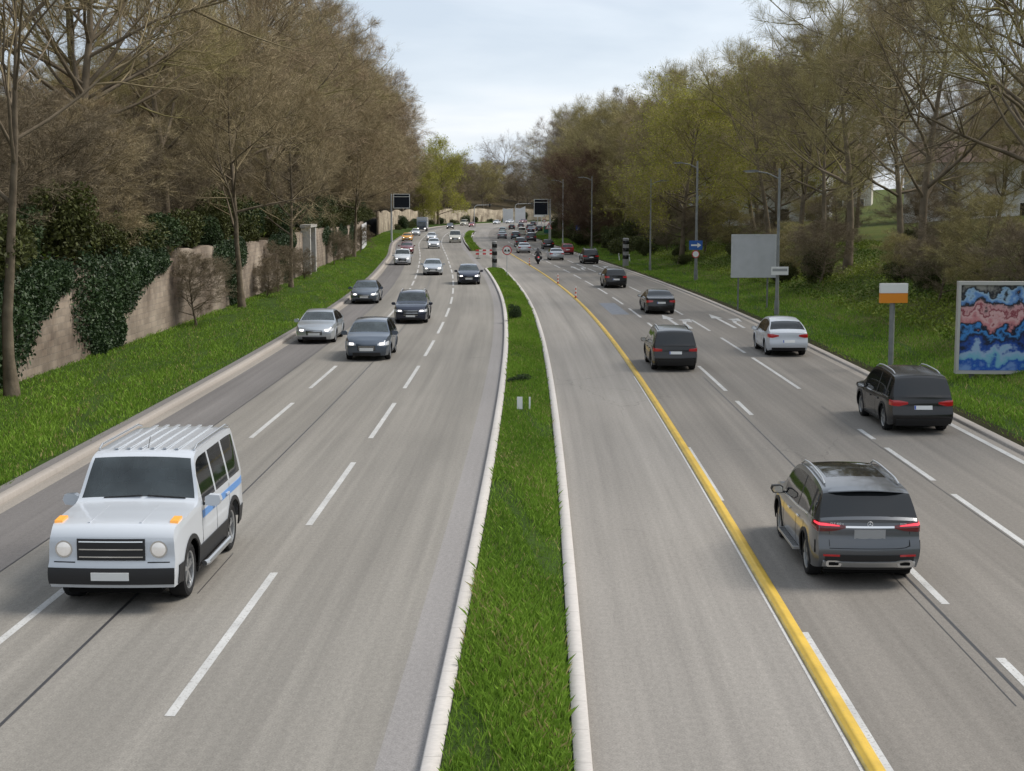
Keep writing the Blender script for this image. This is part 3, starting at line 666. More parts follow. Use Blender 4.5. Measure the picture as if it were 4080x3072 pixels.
# shrubs and ivy
bL = 'brushy brown green shrubs on top of the left wall'
for t in np.arange(17, 125, 2.6):
    bush(-rr.uniform(17.2, 18.6), t, rr.uniform(.7, 1.15), M_leaf_md if rr.random() < .6 else M_leaf_dk, 'straggly shrub growing along the top of the left stone wall', bL, rr.randint(0, 2), 3.9)
def ivy(t0, t1, blobs, n, label):
    """leaves lying on the road face of the wall, inside a ragged union of hanging lobes (t, z, half-width, half-height)"""
    rg = np.random.default_rng(int(t0 * 10)); r = empty('ivy', pt(-16.5, (t0 + t1) / 2, 0)); tag(r, label, 'ivy'); o0 = np.array(r.location); B = np.array(blobs)
    i = rg.integers(0, len(B), n); a = rg.uniform(0, 6.283, n); q = rg.uniform(0, 1, n) ** .6 * (1 + rg.normal(0, .12, n))
    t_ = B[i, 0] + B[i, 2] * q * np.cos(a); z = np.clip(B[i, 1] + B[i, 3] * q * np.sin(a), .2, 4.6)
    th = .06 + .45 * np.clip(1 - q, 0, 1) * rg.uniform(.3, 1, n)
    c = P(-16.5 + th, t_, 0.0); c[:, 2] = z; V, F = leaf_quads(c - o0, .085); tn = np.clip(rg.uniform(0, .7, n) + .5 * (1 - q) * rg.uniform(0, 1, n) - .1, 0, 1)
    link('foliage', np_mesh('foliage', V, F, tint=np.repeat(tn, 4)), M_leaf_dk, r)
    return r
ivy(20, 26, [(21.5, 3.2, 1.6, 1.3), (23, 2.6, 1.3, 1.7), (24.3, 3.3, 1.2, 1.0), (22.2, 1.5, .9, 1.2), (25.4, 3.6, 1.0, .6)], 15000, 'dark ivy covering most of the wall at the left edge')
ivy(26, 34, [(27.4, 2.6, 1.1, 1.8), (28.8, 2.1, 1.0, 2.0), (30, 3.1, 1.5, 1.3), (31.5, 3.5, 1.3, .8), (29.2, 1.2, .6, 1.0), (33, 3.6, 1.1, .5), (27.9, .9, .45, .9)], 22000, 'largest dark ivy mass spilling down the stone wall')
ivy(38, 46, [(41, 3.4, 1.3, .8), (42.3, 2.5, .9, 1.6), (43.6, 3.3, 1.6, .9), (42.6, 1.2, .5, 1.0)], 11000, 'dark ivy hanging on the wall beyond the pale bare stretch')
ivy(50, 60, [(52, 3.5, 1.8, .6), (54.5, 2.6, 1.1, 1.4), (57, 3.4, 1.9, .8), (55.2, 1.2, .6, .9)], 9000, 'olive dark ivy near the grey gateway in the wall')
ivy(70, 92, [(73, 3.2, 2.2, .9), (77, 2.5, 1.5, 1.5), (82, 3.3, 2.6, .8), (88, 2.6, 2.0, 1.4)], 9000, 'dark ivy on the wall between the gateway and the white hoarding')
for o_, t, h, kd, l in [(-15.7, 41.8, 15, 'bare', 'brown tree standing in the grass directly before the stone wall'), (-15.6, 21.6, 15, 'open', 'thick trunked tree before the wall at the left edge'), (-15.5, 52.5, 13, 'bare', 'slim brown tree before the wall near the grey gateway'), (-15.4, 84, 15, 'bare', 'brown tree before the wall short of the white hoarding')]:
    tree(kd, o_, t, h, M_twig, l, None, 1, .9)
for t in (35.2, 46.8, 49.5, 58.5, 73, 79, 91):
    tree('dense', -15.7, t, rr.uniform(2.2, 3.6), M_twigD, 'thin brown scrub at the foot of the left stone wall', 'scrub at the foot of the left wall', k, 1.3, 'sapling'); k += 1
bR = 'low shrubs scattered over the right bank'
for t in np.arange(22, 150, 3.1):
    bush(rr.uniform(17.2, 24), t, rr.uniform(.4, .8), M_leaf_md, 'low green shrub on the bank right of the road', bR, rr.randint(0, 2))
for t in np.arange(84, 150, 4.0):
    bush(rr.uniform(16.4, 18.0), t, rr.uniform(.8, 1.3), [M_leaf_md, M_leaf_dk][int(t) % 2], 'dense shrub at the foot of the trees behind the roadside signs', 'shrubs behind the roadside signs', rr.randint(0, 2))
bush(-.35, 38.5, .27, M_leaf_dk, 'small dark bush growing in the grass of the median', None, 1, .1, 'shrub', (1, 1, 1.2))
bush(-.30, 24.6, .16, M_leaf_dk, 'low dark tuft of weeds at the left edge of the median grass', None, 0, .1, 'shrub', (1, 2, 1))
for k2 in range(14):
    t = 178 + k2 * 7.5
    bush(-rr.uniform(15.2, 16.4), t, rr.uniform(.6, 1.2), M_leaf_dk if k2 % 2 else M_leaf_md, 'dark ivy and scrub growing against the far beige wall', 'scrub against the far beige wall', k2, .3)

# thickets filling the foot of both slopes
for t in np.arange(17, 250, 3.6):
    tree('dense', -rr.uniform(18.5, 24), t + rr.uniform(-1, 1), rr.uniform(4.5, 7.5) if t < 130 else rr.uniform(6, 10), [M_twig, M_twigD, M_twigD][k % 3], 'low tangled brown sapling above the left wall', 'saplings above the left walls', k, 1.5, 'sapling'); k += 1
for t in np.arange(23, 230, 3.0):
    tree('dense', rr.uniform(18.8, 26), t + rr.uniform(-1, 1), rr.uniform(2.4, 4.6), [M_twigD, M_twig3, M_twigD][k % 3], 'low tangled brown sapling on the right bank', 'saplings on the right bank', k, 1.5, 'sapling'); k += 1

# ---------------------------------------------------------------- vehicles
def pch(keys):
    xs = np.array([k[0] for k in keys], float); ys = np.array([k[1] for k in keys], float)
    h = np.diff(xs); d = np.diff(ys) / h; m = np.zeros(len(xs)); m[0] = d[0]; m[-1] = d[-1]
    for i in range(1, len(xs) - 1):
        if d[i - 1] * d[i] > 0:
            w1 = 2 * h[i] + h[i - 1]; w2 = h[i] + 2 * h[i - 1]; m[i] = (w1 + w2) / (w1 / d[i - 1] + w2 / d[i])
    def f(x):
        x = np.clip(x, xs[0], xs[-1]); i = np.clip(np.searchsorted(xs, x, side='right') - 1, 0, len(xs) - 2)
        t = (x - xs[i]) / h[i]; t2 = t * t; t3 = t2 * t
        return (2 * t3 - 3 * t2 + 1) * ys[i] + (t3 - 2 * t2 + t) * h[i] * m[i] + (-2 * t3 + 3 * t2) * ys[i + 1] + (t3 - t2) * h[i] * m[i + 1]
    return f
def carpaint(name, col, metal=.35, rough=.28):
    return mat('paint_' + name, col, rough, metal, .5, coat=.8)
M_glass = mat('tinted_glass', (.010, .012, .014), .04, 0, .55)
M_glass2 = mat('windscreen_glass', (.075, .092, .10), .05, 0, .6, var=.4, vscale=1.6)  # pale, uneven blue-grey: the sky's reflection painted into the glass colour
def see_through(name, base, amount):
    m = base.copy(); m.name = name; t = m.node_tree; b = t.nodes['Principled BSDF']; tr = t.nodes.new('ShaderNodeBsdfTransparent'); tr.inputs[0].default_value = (.62, .68, .66, 1)
    fr = t.nodes.new('ShaderNodeFresnel'); fr.inputs[0].default_value = 1.5; q = t.nodes.new('ShaderNodeMath'); q.operation = 'MULTIPLY_ADD'; q.inputs[1].default_value = 1.0; q.inputs[2].default_value = 1 - amount; t.links.new(fr.outputs[0], q.inputs[0])
    ms = t.nodes.new('ShaderNodeMixShader'); t.links.new(q.outputs[0], ms.inputs[0]); t.links.new(tr.outputs[0], ms.inputs[1]); t.links.new(b.outputs[0], ms.inputs[2]); t.links.new(ms.outputs[0], t.nodes['Material Output'].inputs[0]); return m
M_glass2 = see_through('windscreen_clear', M_glass2, .42); M_sglass = see_through('side_glass', M_glass, .45)
M_seat = mat('seat_cloth', (.03, .031, .034), .8)
M_blackp = mat('black_plastic', (.018, .018, .019), .55, 0, .35)
M_dark = mat('underbody', (.006, .006, .006), .9, 0, .1)
M_rub = mat('tyre_rubber', (.016, .016, .017), .85, 0, .25)
M_alloy = mat('alloy_silver', (.50, .51, .52), .32, .85)
M_alloyd = mat('alloy_dark', (.09, .09, .10), .35, .8)
M_chrome = mat('chrome', (.72, .73, .74), .14, 1.0)
M_alu = mat('brushed_aluminium', (.58, .59, .60), .34, .9)
M_red = mat('tail_lamp_red', (.24, .004, .008), .16, 0, .5, (1, .03, .03), .03, coat=.6)
M_redlit = mat('tail_lamp_lit', (.55, .02, .03), .16, 0, .5, (1, .05, .08), .45, coat=.6)
M_reddk = mat('tail_lamp_dark', (.10, .003, .006), .12, 0, .5, coat=.6)
M_lamp = mat('head_lamp_lit', (.85, .85, .82), .1, 0, .5, (1, .93, .86), 1.6, coat=.5)
M_lampo = mat('head_lamp_off', (.55, .57, .6), .1, .2, .5, coat=.5)
M_amber = mat('indicator_amber', (.75, .30, .04), .2, 0, .5, (1, .5, .12), .12)
M_plate = mat('plate_white', (.62, .63, .62), .45)
M_plateg = mat('plate_blank_grey', (.30, .31, .32), .35, .2)
M_blue = mat('plate_blue', (.02, .07, .35), .45)

def make_wheel(r, wdt, spokes, side_mat):
    t = MB(); w2 = wdt / 2; ri = r * .70
    t.lathe([(ri, -w2 * .86), (r * .84, -w2), (r * .965, -w2 * .88), (r, -w2 * .62), (r, w2 * .62), (r * .965, w2 * .88), (r * .84, w2), (ri, w2 * .86)], 28, 'x')
    tm = t.mesh('tyre', 35)
    m = MB()
    m.lathe([(ri, w2 * .88), (ri * .93, w2 * .80), (ri * .90, -w2 * .7)], 28, 'x')
    m.lathe([(0.0, w2 * .56), (.055, w2 * .56), (.075, w2 * .38)], 14, 'x')
    for k in range(spokes):
        a = 2 * math.pi * k / spokes; rot = Matrix.Rotation(a, 3, 'X')
        for s in (-1, 1):
            rr2 = rot @ Matrix.Rotation(s * .13, 3, 'X')
            m.box(rot @ Vector((w2 * .55, 0, 0)) + rr2 @ Vector((0, 0, ri * .5)), (.035, .034, ri * .92), 0, rr2)
    m.lathe([(0, -w2 * .35), (ri * .9, -w2 * .35)], 20, 'x', 1)
    return tm, m.mesh('rim', 40)

class Car:
    UF = [.05, .13, .30, .50, .70, .88, 1.0]; LF = [0, .12, .28, .45, .62, .78, .90, 1.0]
    UC = np.array([-1, -.94, -.75, -.5, -.25, 0, .25, .5, .75, .94, 1])
    def __init__(s, **k):
        s.__dict__.update(dict(crown=.045, sill=.24, prof_r=[(0.2, .04), (.5, -.02), (.8, 0), (1.2, .02)], prof_f=[(.2, .06), (.45, 0), (.62, 0), (.8, .06), (1.2, .12)], bulge_r=.07, bulge_f=.16, roofw=.76, plan_r=.10, plan_f=.15, blackroof=None, wide_rw=False, pillars=[], arch=.065, wheelw=.235, spokes=5, rails=False, shoulder=.955)); s.__dict__.update(k)
        s.yr = s.top[0][0]; s.yf = s.top[-1][0]; s.ftop = pch(s.top); s.fbelt = pch(s.belt); s.fpr = pch(s.prof_r); s.fpf = pch(s.prof_f)
        s.H = max(z for _, z in s.top)
    def br(s, y): return float(ss(.38, 0, y - s.yr)) if False else float(np.clip(1 - (y - s.yr) / .40, 0, 1) ** 2)
    def bf(s, y): return float(np.clip(1 - (s.yf - y) / .50, 0, 1) ** 2)
    def W(s, y, z):
        be = float(s.fbelt(y)); t = np.clip((z - .22) / (be - .22), 0, 1)
        if z <= be: w_ = s.hw * np.interp(t, [0, .15, .45, .75, .92, 1], [.935, .968, 1, .992, .985, s.shoulder])
        else:
            f = (z - be) / max(.05, s.H - be); w_ = s.hw * (s.shoulder - (s.shoulder - s.roofw) * f ** 1.12)
        d = max(0, min(1, (s.yr + .55 - y) / .55)); e_ = max(0, min(1, (y - (s.yf - .85)) / .85))
        return w_ * (1 - s.plan_r * d ** 2.2) * (1 - s.plan_f * e_ ** 2.3)
    def zb(s, y):
        z = s.sill
        d = s.yr + .5 - y
        if d > 0: z += .05 * (d / .5) ** 2
        for ya in (s.ra, s.fa):
            q = s.r + s.arch; dy = abs(y - ya)
            if dy < q: z = max(z, s.r + math.sqrt(max(0, q * q - dy * dy)))
        return z
    def sy(s, y, z): return y + s.br(y) * float(s.fpr(z)) - s.bf(y) * float(s.fpf(z))
    def crown_at(s, y): return s.crown
    def body(s):
        st = set()
        for y in np.arange(s.yr, s.yf, .10): st.add(round(float(y), 4))
        for lst in (s.top, s.ws, s.rw, *[p for p in s.pillars], *s.sg): 
            for q in lst: st.add(q[0] if isinstance(q, tuple) else q)
        for ya in (s.ra, s.fa):
            q = s.r + s.arch
            for a in np.linspace(0, 180, 17): st.add(round(ya + q * math.cos(R(a)) * 1.0, 4))
            st.add(ya - q - .004); st.add(ya + q + .004)
        st.add(s.yf)
        ys = []; keys = {s.yr, s.yf, *s.ws, *s.rw, *[v for p in s.sg for v in p], *[v for p in s.pillars for v in p]}
        for y in sorted(st):
            if y < s.yr or y > s.yf: continue
            if ys and y - ys[-1] < .012:
                if y in keys: ys[-1] = y
                continue
            ys.append(y)
        nL, nU = len(s.LF), len(s.UF); R_ = nL + nU; K = len(s.UC); RING = 2 * R_ + K - 2
        V = []; ZT = []
        for y in ys:
            zb = s.zb(y); be = float(s.fbelt(y)); zt = float(s.ftop(y)); be = min(be, zt - .012); zb = min(zb, be - .05)
            zs = [zb + (be - zb) * f for f in s.LF] + [be + (zt - be) * f for f in s.UF]
            ring = [(-s.W(y, z), s.sy(y, z), z) for z in zs]
            wt = s.W(y, zt)
            for u in s.UC[1:-1]: ring.append((u * wt, s.sy(y, zt), zt + s.crown * (1 - u * u) ** .8 * min(1, (zt - .3))))
            ring += [(s.W(y, z), s.sy(y, z), z) for z in reversed(zs)]
            V += ring; ZT.append(zt - be)
        F = dict(body=[], black=[], windscreen=[], rear_window=[], sideL=[], sideR=[], roof=[])
        def inr(y0, y1, a): return min(a) - 1e-6 <= y0 and y1 <= max(a) + 1e-6
        for i in range(len(ys) - 1):
            y0, y1 = ys[i], ys[i + 1]
            for j in range(RING - 1):
                f = (i * RING + j, i * RING + j + 1, (i + 1) * RING + j + 1, (i + 1) * RING + j); key = 'body'
                jl = j if j < R_ - 1 else (RING - 2 - j if j >= R_ - 1 + K - 1 else None)
                if jl is not None:
                    if nL <= jl < R_ - 2 and ZT[i] > .07 and ZT[i + 1] > .07:
                        if any(inr(y0, y1, a) for a in s.pillars): key = 'black'
                        elif any(inr(y0, y1, a) for a in s.sg): key = 'sideL' if j < R_ else 'sideR'
                else:
                    c = j - (R_ - 1)
                    lo_c = 0 if s.wide_rw and max(y0, y1) <= max(s.rw) + 1e-6 else 1
                    if lo_c <= c <= K - 2 - lo_c:
                        if inr(y0, y1, s.ws): key = 'windscreen'
                        elif inr(y0, y1, s.rw): key = 'rear_window'
                        elif s.blackroof and 2 <= c <= K - 4 and inr(y0, y1, s.blackroof): key = 'roof'
                F[key].append(f)
        # caps
        for end in (0, 1):
            i = 0 if end == 0 else len(ys) - 1; b = i * RING; y = ys[i]; grid = []
            for j in range(R_):
                row = [b + j]
                l = Vector(V[b + j]); r_ = Vector(V[b + RING - 1 - j])
                if j == R_ - 1: row += [b + R_ - 1 + c for c in range(1, K - 1)]
                else:
                    fz = max(0, (j - nL + 1) / nU)
                    for u in s.UC[1:-1]:
                        p = l * (1 - u) / 2 + r_ * (1 + u) / 2; bl = (s.bulge_r if end == 0 else s.bulge_f) * (1 - abs(u) ** 2.2)
                        V.append((p[0], p[1] - bl if end == 0 else p[1] + bl, p[2] + s.crown * (1 - u * u) ** .8 * fz * .8)); row.append(len(V) - 1)
                row.append(b + RING - 1 - j); grid.append(row)
            for j in range(R_ - 1):
                for c in range(K - 1):
                    f = (grid[j][c], grid[j][c + 1], grid[j + 1][c + 1], grid[j + 1][c]); F['body'].append(f if end == 0 else f[::-1])
            # pull the top line of the cap out as well
            for c in range(1, K - 1):
                u = s.UC[c]; v = V[b + R_ - 1 + c]; bl = (s.bulge_r if end == 0 else s.bulge_f) * (1 - abs(u) ** 2.2)
                V[b + R_ - 1 + c] = (v[0], v[1] - bl if end == 0 else v[1] + bl, v[2])
            for back in (1, 2, 3):
                ib = (i + back if end == 0 else i - back) * RING
                for c in range(1, K - 1):
                    u = s.UC[c]; v = V[ib + R_ - 1 + c]; fall = max(0, 1 - abs(ys[ib // RING] - y) / .34)
                    bl = (s.bulge_r if end == 0 else s.bulge_f) * (1 - abs(u) ** 2.2) * fall
                    V[ib + R_ - 1 + c] = (v[0], v[1] - bl if end == 0 else v[1] + bl, v[2])
        s.V, s.F = V, F
        return s
    def sub(s, keys, name, mi=None, extra=None, smooth=38):
        m = MB(); mp_ = {}
        for n, key in enumerate(keys):
            for f in s.F[key]:
                g = []
                for i in f:
                    if i not in mp_: mp_[i] = len(m.v); m.v.append(s.V[i])
                    g.append(mp_[i])
                m.f.append(tuple(g)); m.m.append(mi[n] if mi else 0)
        if extra: extra(m)
        return m.mesh(name, smooth)
    def srf(s, end, q, z):
        """point on the rear (end=-1) or front (+1) wrap: q metres sideways from the middle, going round the corner onto the side"""
        y0 = s.yr if end < 0 else s.yf; w_ = s.W(y0, z); bl = s.bulge_r if end < 0 else s.bulge_f
        if abs(q) <= w_:
            u = q / w_; y = s.sy(y0, z) - (bl if end < 0 else -bl) * (1 - abs(u) ** 2.2); return Vector((q, y, z))
        d = abs(q) - w_; y = y0 - end * d; return Vector((math.copysign(s.W(y, z), q), s.sy(y, z), z))
    def patch(s, m, end, qs, lo, hi, n=4, t=.012, mi=0):
        """raised patch on the front or rear wrap between z = lo(q) and hi(q)"""
        G_ = []
        for q in qs:
            a, b = (lo(q) if callable(lo) else lo), (hi(q) if callable(hi) else hi)
            G_.append([s.srf(end, q, a + (b - a) * k / n) for k in range(n + 1)])
        A = np.array([[list(p) for p in r] for r in G_]); du = np.gradient(A, axis=0); dz = np.gradient(A, axis=1)
        nr = unit(np.cross(du, dz)); 
        if end > 0: nr = -nr
        # outward: away from car centre
        c = A - np.array([0, 0, .6]); sg = np.sign((nr * c).sum(-1, keepdims=True)); nr = nr * sg
        s.raise_grid(m, A, nr, t, mi)
    def raise_grid(s, m, A, nr, t, mi):
        o = A + nr * t; i_ = A - nr * .012; a, b = A.shape[:2]; vs = [tuple(p) for p in o.reshape(-1, 3)] + [tuple(p) for p in i_.reshape(-1, 3)]; n = a * b; fs = []
        for i in range(a - 1):
            for j in range(b - 1): fs.append((i * b + j, (i + 1) * b + j, (i + 1) * b + j + 1, i * b + j + 1))
        ed = [(i * b) for i in range(a)] + [((a - 1) * b + j) for j in range(1, b)] + [(i * b + b - 1) for i in range(a - 2, -1, -1)] + [j for j in range(b - 2, 0, -1)]
        for k in range(len(ed)): p, q = ed[k], ed[(k + 1) % len(ed)]; fs.append((p, q, q + n, p + n))
        m.add(vs, fs, mi)
    def side(s, m, sgn, ys, lo, hi, n=2, t=.006, mi=0):
        G_ = []
        for y in ys:
            a, b = (lo(y) if callable(lo) else lo), (hi(y) if callable(hi) else hi)
            G_.append([(sgn * s.W(y, z), s.sy(y, z), z) for z in np.linspace(a, b, n + 1)])
        A = np.array(G_); nr = np.zeros_like(A); nr[..., 0] = sgn; s.raise_grid(m, A, nr, t, mi)
def lin(a, b, n=8): return list(np.linspace(a, b, n))

def build_car(name, c, paint, opts):
    """a car as an Empty with its parts; returns the root"""
    root = empty(name); c.body(); D = opts
    slots = [paint, M_blackp, M_dark]
    def extra(m):
        yy0, yy1 = c.yr + .22, c.yf - .35; bz = float(c.fbelt(0)) - .12
        hwi = c.hw - .30
        m.box((0, (yy0 + yy1) / 2, (.20 + bz) / 2), (2 * hwi, yy1 - yy0, bz - .20), 2)
        m.box((0, (c.ra + c.fa) / 2, .27), (2 * c.hw - .22, c.fa - c.ra - 2 * (c.r + c.arch) - .02, .12), 2)
        m.box((0, c.yr + .30, .33), (2 * c.hw * .78, .45, .16), 2); m.box((0, c.yf - .35, .30), (2 * c.hw * .70, .5, .14), 2)
        for ya in (c.ra, c.fa):
            q = c.r + c.arch
            for sg in (-1, 1):   # arch lips
                A = []
                for a in np.linspace(-6, 186, 25):
                    row = []
                    for rr in (q - .012, q + (.055 if D.get('cladding') else .022)):
                        y, z = ya + rr * math.cos(R(a)), c.r + rr * math.sin(R(a)); row.append((sg * (c.W(y, max(z, .24)) + .004), c.sy(y, z), z))
                    A.append(row)
                A = np.array(A); nr = np.zeros_like(A); nr[..., 0] = sg; c.raise_grid(m, A, nr, .012, 1 if D.get('cladding') else 0)
        for sg in (-1, 1):       # door gaps and sill
            for y in D.get('doors', []):
                c.side(m, sg, [y - .004, y + .004], .36, lambda q: float(c.fbelt(q)) - .01, 5, .0025, 1)
            c.side(m, sg, lin(c.ra + c.r + c.arch + .02, c.fa - c.r - c.arch - .02, 6), .235, .30, 1, .014, 1)
        if D.get('lower', True):
            c.patch(m, -1, lin(-c.hw * .8, c.hw * .8, 15), c.sill + .02, D.get('rbump', .40), 3, .012, 1)
            c.patch(m, 1, lin(-c.hw * .6, c.hw * .6, 15), c.sill, .33, 2, .012, 1)
    link('body', c.sub(['body', 'black'], 'body', [0, 1], extra), slots, root)
    if D.get('open_glass', True):
        link('windscreen', c.sub(['windscreen'], 'windscreen'), M_glass2, root)
        if c.F['rear_window']: link('rear_window', c.sub(['rear_window'], 'rear_window'), M_glass, root)
        if c.F['sideL']: link('side_window', c.sub(['sideL'], 'side_window'), M_sglass, root); link('side_window', c.sub(['sideR'], 'side_window'), M_sglass, root)
        if c.F['roof']: link('glass_roof', c.sub(['roof'], 'glass_roof'), M_glass, root)
    bz = float(c.fbelt(0)) - .12; top_ = c.H - .28
    for yk in ([.15, -.85] if c.H < 1.85 else [.75, -.35, -1.35]):
        for sg in (-1, 1):
            m = MB(); z1_ = min(top_ - .02, bz + .42); lean = .16
            m.prism([(yk, bz - .05), (yk + .10, bz - .05), (yk - lean + .10, z1_ - .16), (yk - lean, z1_ - .16)], 'x', sg * .36 - .22, sg * .36 + .22)
            m.prism([(yk - lean - .0, z1_ - .14), (yk - lean + .09, z1_ - .14), (yk - lean + .07, z1_ + .03), (yk - lean + .01, z1_ + .03)], 'x', sg * .36 - .12, sg * .36 + .12); m.build('seat', M_seat, root, 30)
    m = MB(); yd = c.ws[0] + .10; m.prism([(yd - .25, bz - .05), (yd + .42, bz - .05), (yd + .42, bz + .02), (yd - .2, bz + .07)], 'x', -c.hw + .22, c.hw - .22)
    a_ = [(-.36 + .18 * math.cos(R(q)), yd - .32 + .05 * math.sin(R(q)), bz + .06 + .17 * math.sin(R(q))) for q in range(0, 361, 30)]; m.tube(a_, .016, 6); m.build('dashboard', M_seat, root, 30)
    tm, rm = make_wheel(c.r, c.wheelw, c.spokes, None)
    for sg in (-1, 1):
        for ya in (c.ra, c.fa):
            wo_ = link('wheel', tm, [] if tm.materials else M_rub, root); wo_.location = (sg * (c.hw - .5 * c.wheelw - .035), ya, c.r)
            if sg < 0: wo_.rotation_euler = (0, 0, math.pi)
            link('rim', rm, [] if rm.materials else [D.get('rim', M_alloy), M_dark], wo_)
    # lamps
    if 'tail' in D:
        for sg in (-1, 1):
            m = MB(); a, b, lo, hi = D['tail']; c.patch(m, -1, [sg * q for q in lin(a, b, 14)], lambda q: lo(abs(q)), lambda q: hi(abs(q)), 6, .010, 0)
            if 'tail2' in D:
                a, b, lo2, hi2 = D['tail2']; c.patch(m, -1, [sg * q for q in lin(a, b, 10)], lambda q: lo2(abs(q)), lambda q: hi2(abs(q)), 3, .016, 1)
            m.build('tail_light', [D.get('tailmat', M_red), M_redlit], root, 50)
    if 'headl' in D:
        for sg in (-1, 1):
            m = MB(); a, b, lo, hi = D['headl']; c.patch(m, 1, [sg * q for q in lin(a, b, 12)], lambda q: lo(abs(q)), lambda q: hi(abs(q)), 4, .008, 0)
            zc = (lo((a + b) / 2) + hi((a + b) / 2)) / 2; c.patch(m, 1, [sg * q for q in lin(a + .07, a + .24, 5)], zc - .035, zc + .035, 2, .016, 1)
            m.build('headlight', [M_lampo, M_lamp], root, 50)
        m = MB(); gw, g0, g1 = D.get('grille', (.42, .48, .70)); c.patch(m, 1, lin(-gw, gw, 11), g0, g1, 5, .010, 0)
        for zz in np.linspace(g0 + .05, g1 - .04, 3): c.patch(m, 1, lin(-gw + .03, gw - .03, 11), zz - .008, zz + .008, 1, .018, 1)
        m.build('grille', [M_blackp, M_chrome], root, 50)
        m = MB(); c.patch(m, 1, lin(-.26, .26, 5), .40, .51, 1, .024, 0); m.build('number_plate', M_plate, root, 50)
    if 'plate' in D:
        m = MB(); z = D['plate']; c.patch(m, -1, lin(-.26, .26, 7), z, z + .115, 1, .016, 0)
        if D.get('platemat', M_plate) is M_plate: c.patch(m, -1, lin(-.257, -.215, 2), z + .004, z + .111, 1, .0185, 1)
        m.build('number_plate', [D.get('platemat', M_plate), M_blue], root, 50)
    # mirrors
    ym = c.ws[0] - .28 if c.ws[0] > c.ws[1] else c.ws[1] - .28
    for sg in (-1, 1):
        m = MB(); z = float(c.fbelt(ym)) + .07; x = c.W(ym, z - .06)
        pr = [(.0, -.07), (.10, -.085), (.20, -.07), (.235, 0), (.21, .075), (.06, .085), (.0, .05)]
        m.prism([(sg * (x + .035 + p[0]), z + p[1]) for p in pr], 'y', ym - .03, ym + .10, 0)
        m.prism([(sg * (x + .05 + p[0] * .85), z + p[1] * .8) for p in pr], 'y', ym - .034, ym - .03, 1)
        m.box((sg * (x + .01), ym + .03, z - .06), (.12, .06, .035), 2)
        m.build('wing_mirror', [D.get('mirror', paint), M_chrome, M_blackp], root, 30)
    if c.rails:
        for sg in (-1, 1):
            m = MB(); pts = []
            for y in np.linspace(c.rails[0], c.rails[1], 9):
                zt = float(c.ftop(y)); e_ = min(y - c.rails[0], c.rails[1] - y); pts.append((sg * c.W(y, zt) * .90, y, zt + .02 + (.055 if e_ > .1 else .015)))
            m.tube(pts, .019, 8); m.build('roof_rail', D.get('railmat', M_alu), root, 60)
    if D.get('wiper'):
        m = MB(); y, zz, x0, x1 = D['wiper']; m.box(((x0 + x1) / 2, y, zz), (x1 - x0, .02, .028), 0); m.box((x0, y, zz), (.07, .03, .045), 0); m.build('rear_wiper', M_blackp, root)
    if D.get('handles'):
        for sg in (-1, 1):
            for y in D['handles']:
                m = MB(); z = float(c.fbelt(y)) - .14; m.box((sg * (c.W(y, z) + .02), y, z), (.03, .19, .03), 0); m.build('door_handle', D.get('handlemat', paint), root)
    if D.get('beltline'):
        for sg in (-1, 1):
            m = MB(); a, b = D['beltline']; c.side(m, sg, lin(a, b, 14), lambda y: float(c.fbelt(y)) - .012, lambda y: float(c.fbelt(y)) + .016, 1, .006, 0); m.build('window_trim', M_chrome, root)
    return root
F_ = lambda v: (lambda q: v)
def tl(pts):
    xs = [p[0] for p in pts]; ys = [p[1] for p in pts]; return lambda q: float(np.interp(q, xs, ys))
PAINT = dict(grey=carpaint('steel_grey', (.085, .092, .102), .55, .3), black=mat('paint_black', (.006, .006, .007), .25, 0, .4, coat=.35), white=carpaint('white', (.49, .52, .56), 0, .32), silver=carpaint('silver', (.42, .45, .48), .6, .3),
    bluegrey=carpaint('blue_grey', (.075, .095, .125), .5, .3), darkblue=carpaint('dark_blue', (.012, .018, .040), .4, .25), red=carpaint('red', (.26, .012, .018), .2, .28), maroon=carpaint('maroon', (.16, .03, .04), .3, .3),
    yellow=carpaint('taxi_ivory_orange', (.72, .36, .06), 0, .35), teal=carpaint('teal', (.03, .06, .075), .4, .3), greymid=carpaint('mid_grey', (.19, .20, .215), .5, .32), beige=carpaint('beige', (.45, .44, .38), .1, .4), darkgrey=carpaint('dark_grey', (.035, .036, .042), .4, .3), paleteal=carpaint('pale_teal', (.40, .50, .50), .3, .3))

SUV = dict(hw=.965, r=.372, ra=-1.50, fa=1.49, rails=(-1.75, .55), wheelw=.265, roofw=.735, crown=.05,
    top=[(-2.46, 1.06), (-2.40, 1.12), (-2.12, 1.58), (-2.05, 1.625), (-1.9, 1.655), (-1.2, 1.71), (-.3, 1.735), (.35, 1.70), (.62, 1.63), (1.22, 1.18), (1.36, 1.125), (1.9, 1.06), (2.30, .95), (2.43, .84), (2.46, .78)],
    belt=[(-2.46, 1.035), (-1.6, 1.05), (-.5, 1.0), (1.0, .985), (1.4, .975), (2.2, .88), (2.46, .72)],
    wide_rw=True, ws=(.62, 1.22), rw=(-2.40, -2.12), sg=[(-2.16, -1.78), (-1.62, -.62), (-.54, .95)], pillars=[(-2.40, -2.16), (-1.78, -1.62), (-.62, -.54)],
    prof_r=[(.2, .10), (.30, .06), (.42, -.03), (.60, -.055), (.70, -.02), (.80, .03), (.95, .02), (1.06, .05), (1.2, .05)], prof_f=[(.2, .08), (.4, 0), (.6, -.01), (.8, .04), (1.0, .1)], bulge_r=.085, plan_r=.085, plan_f=.13)
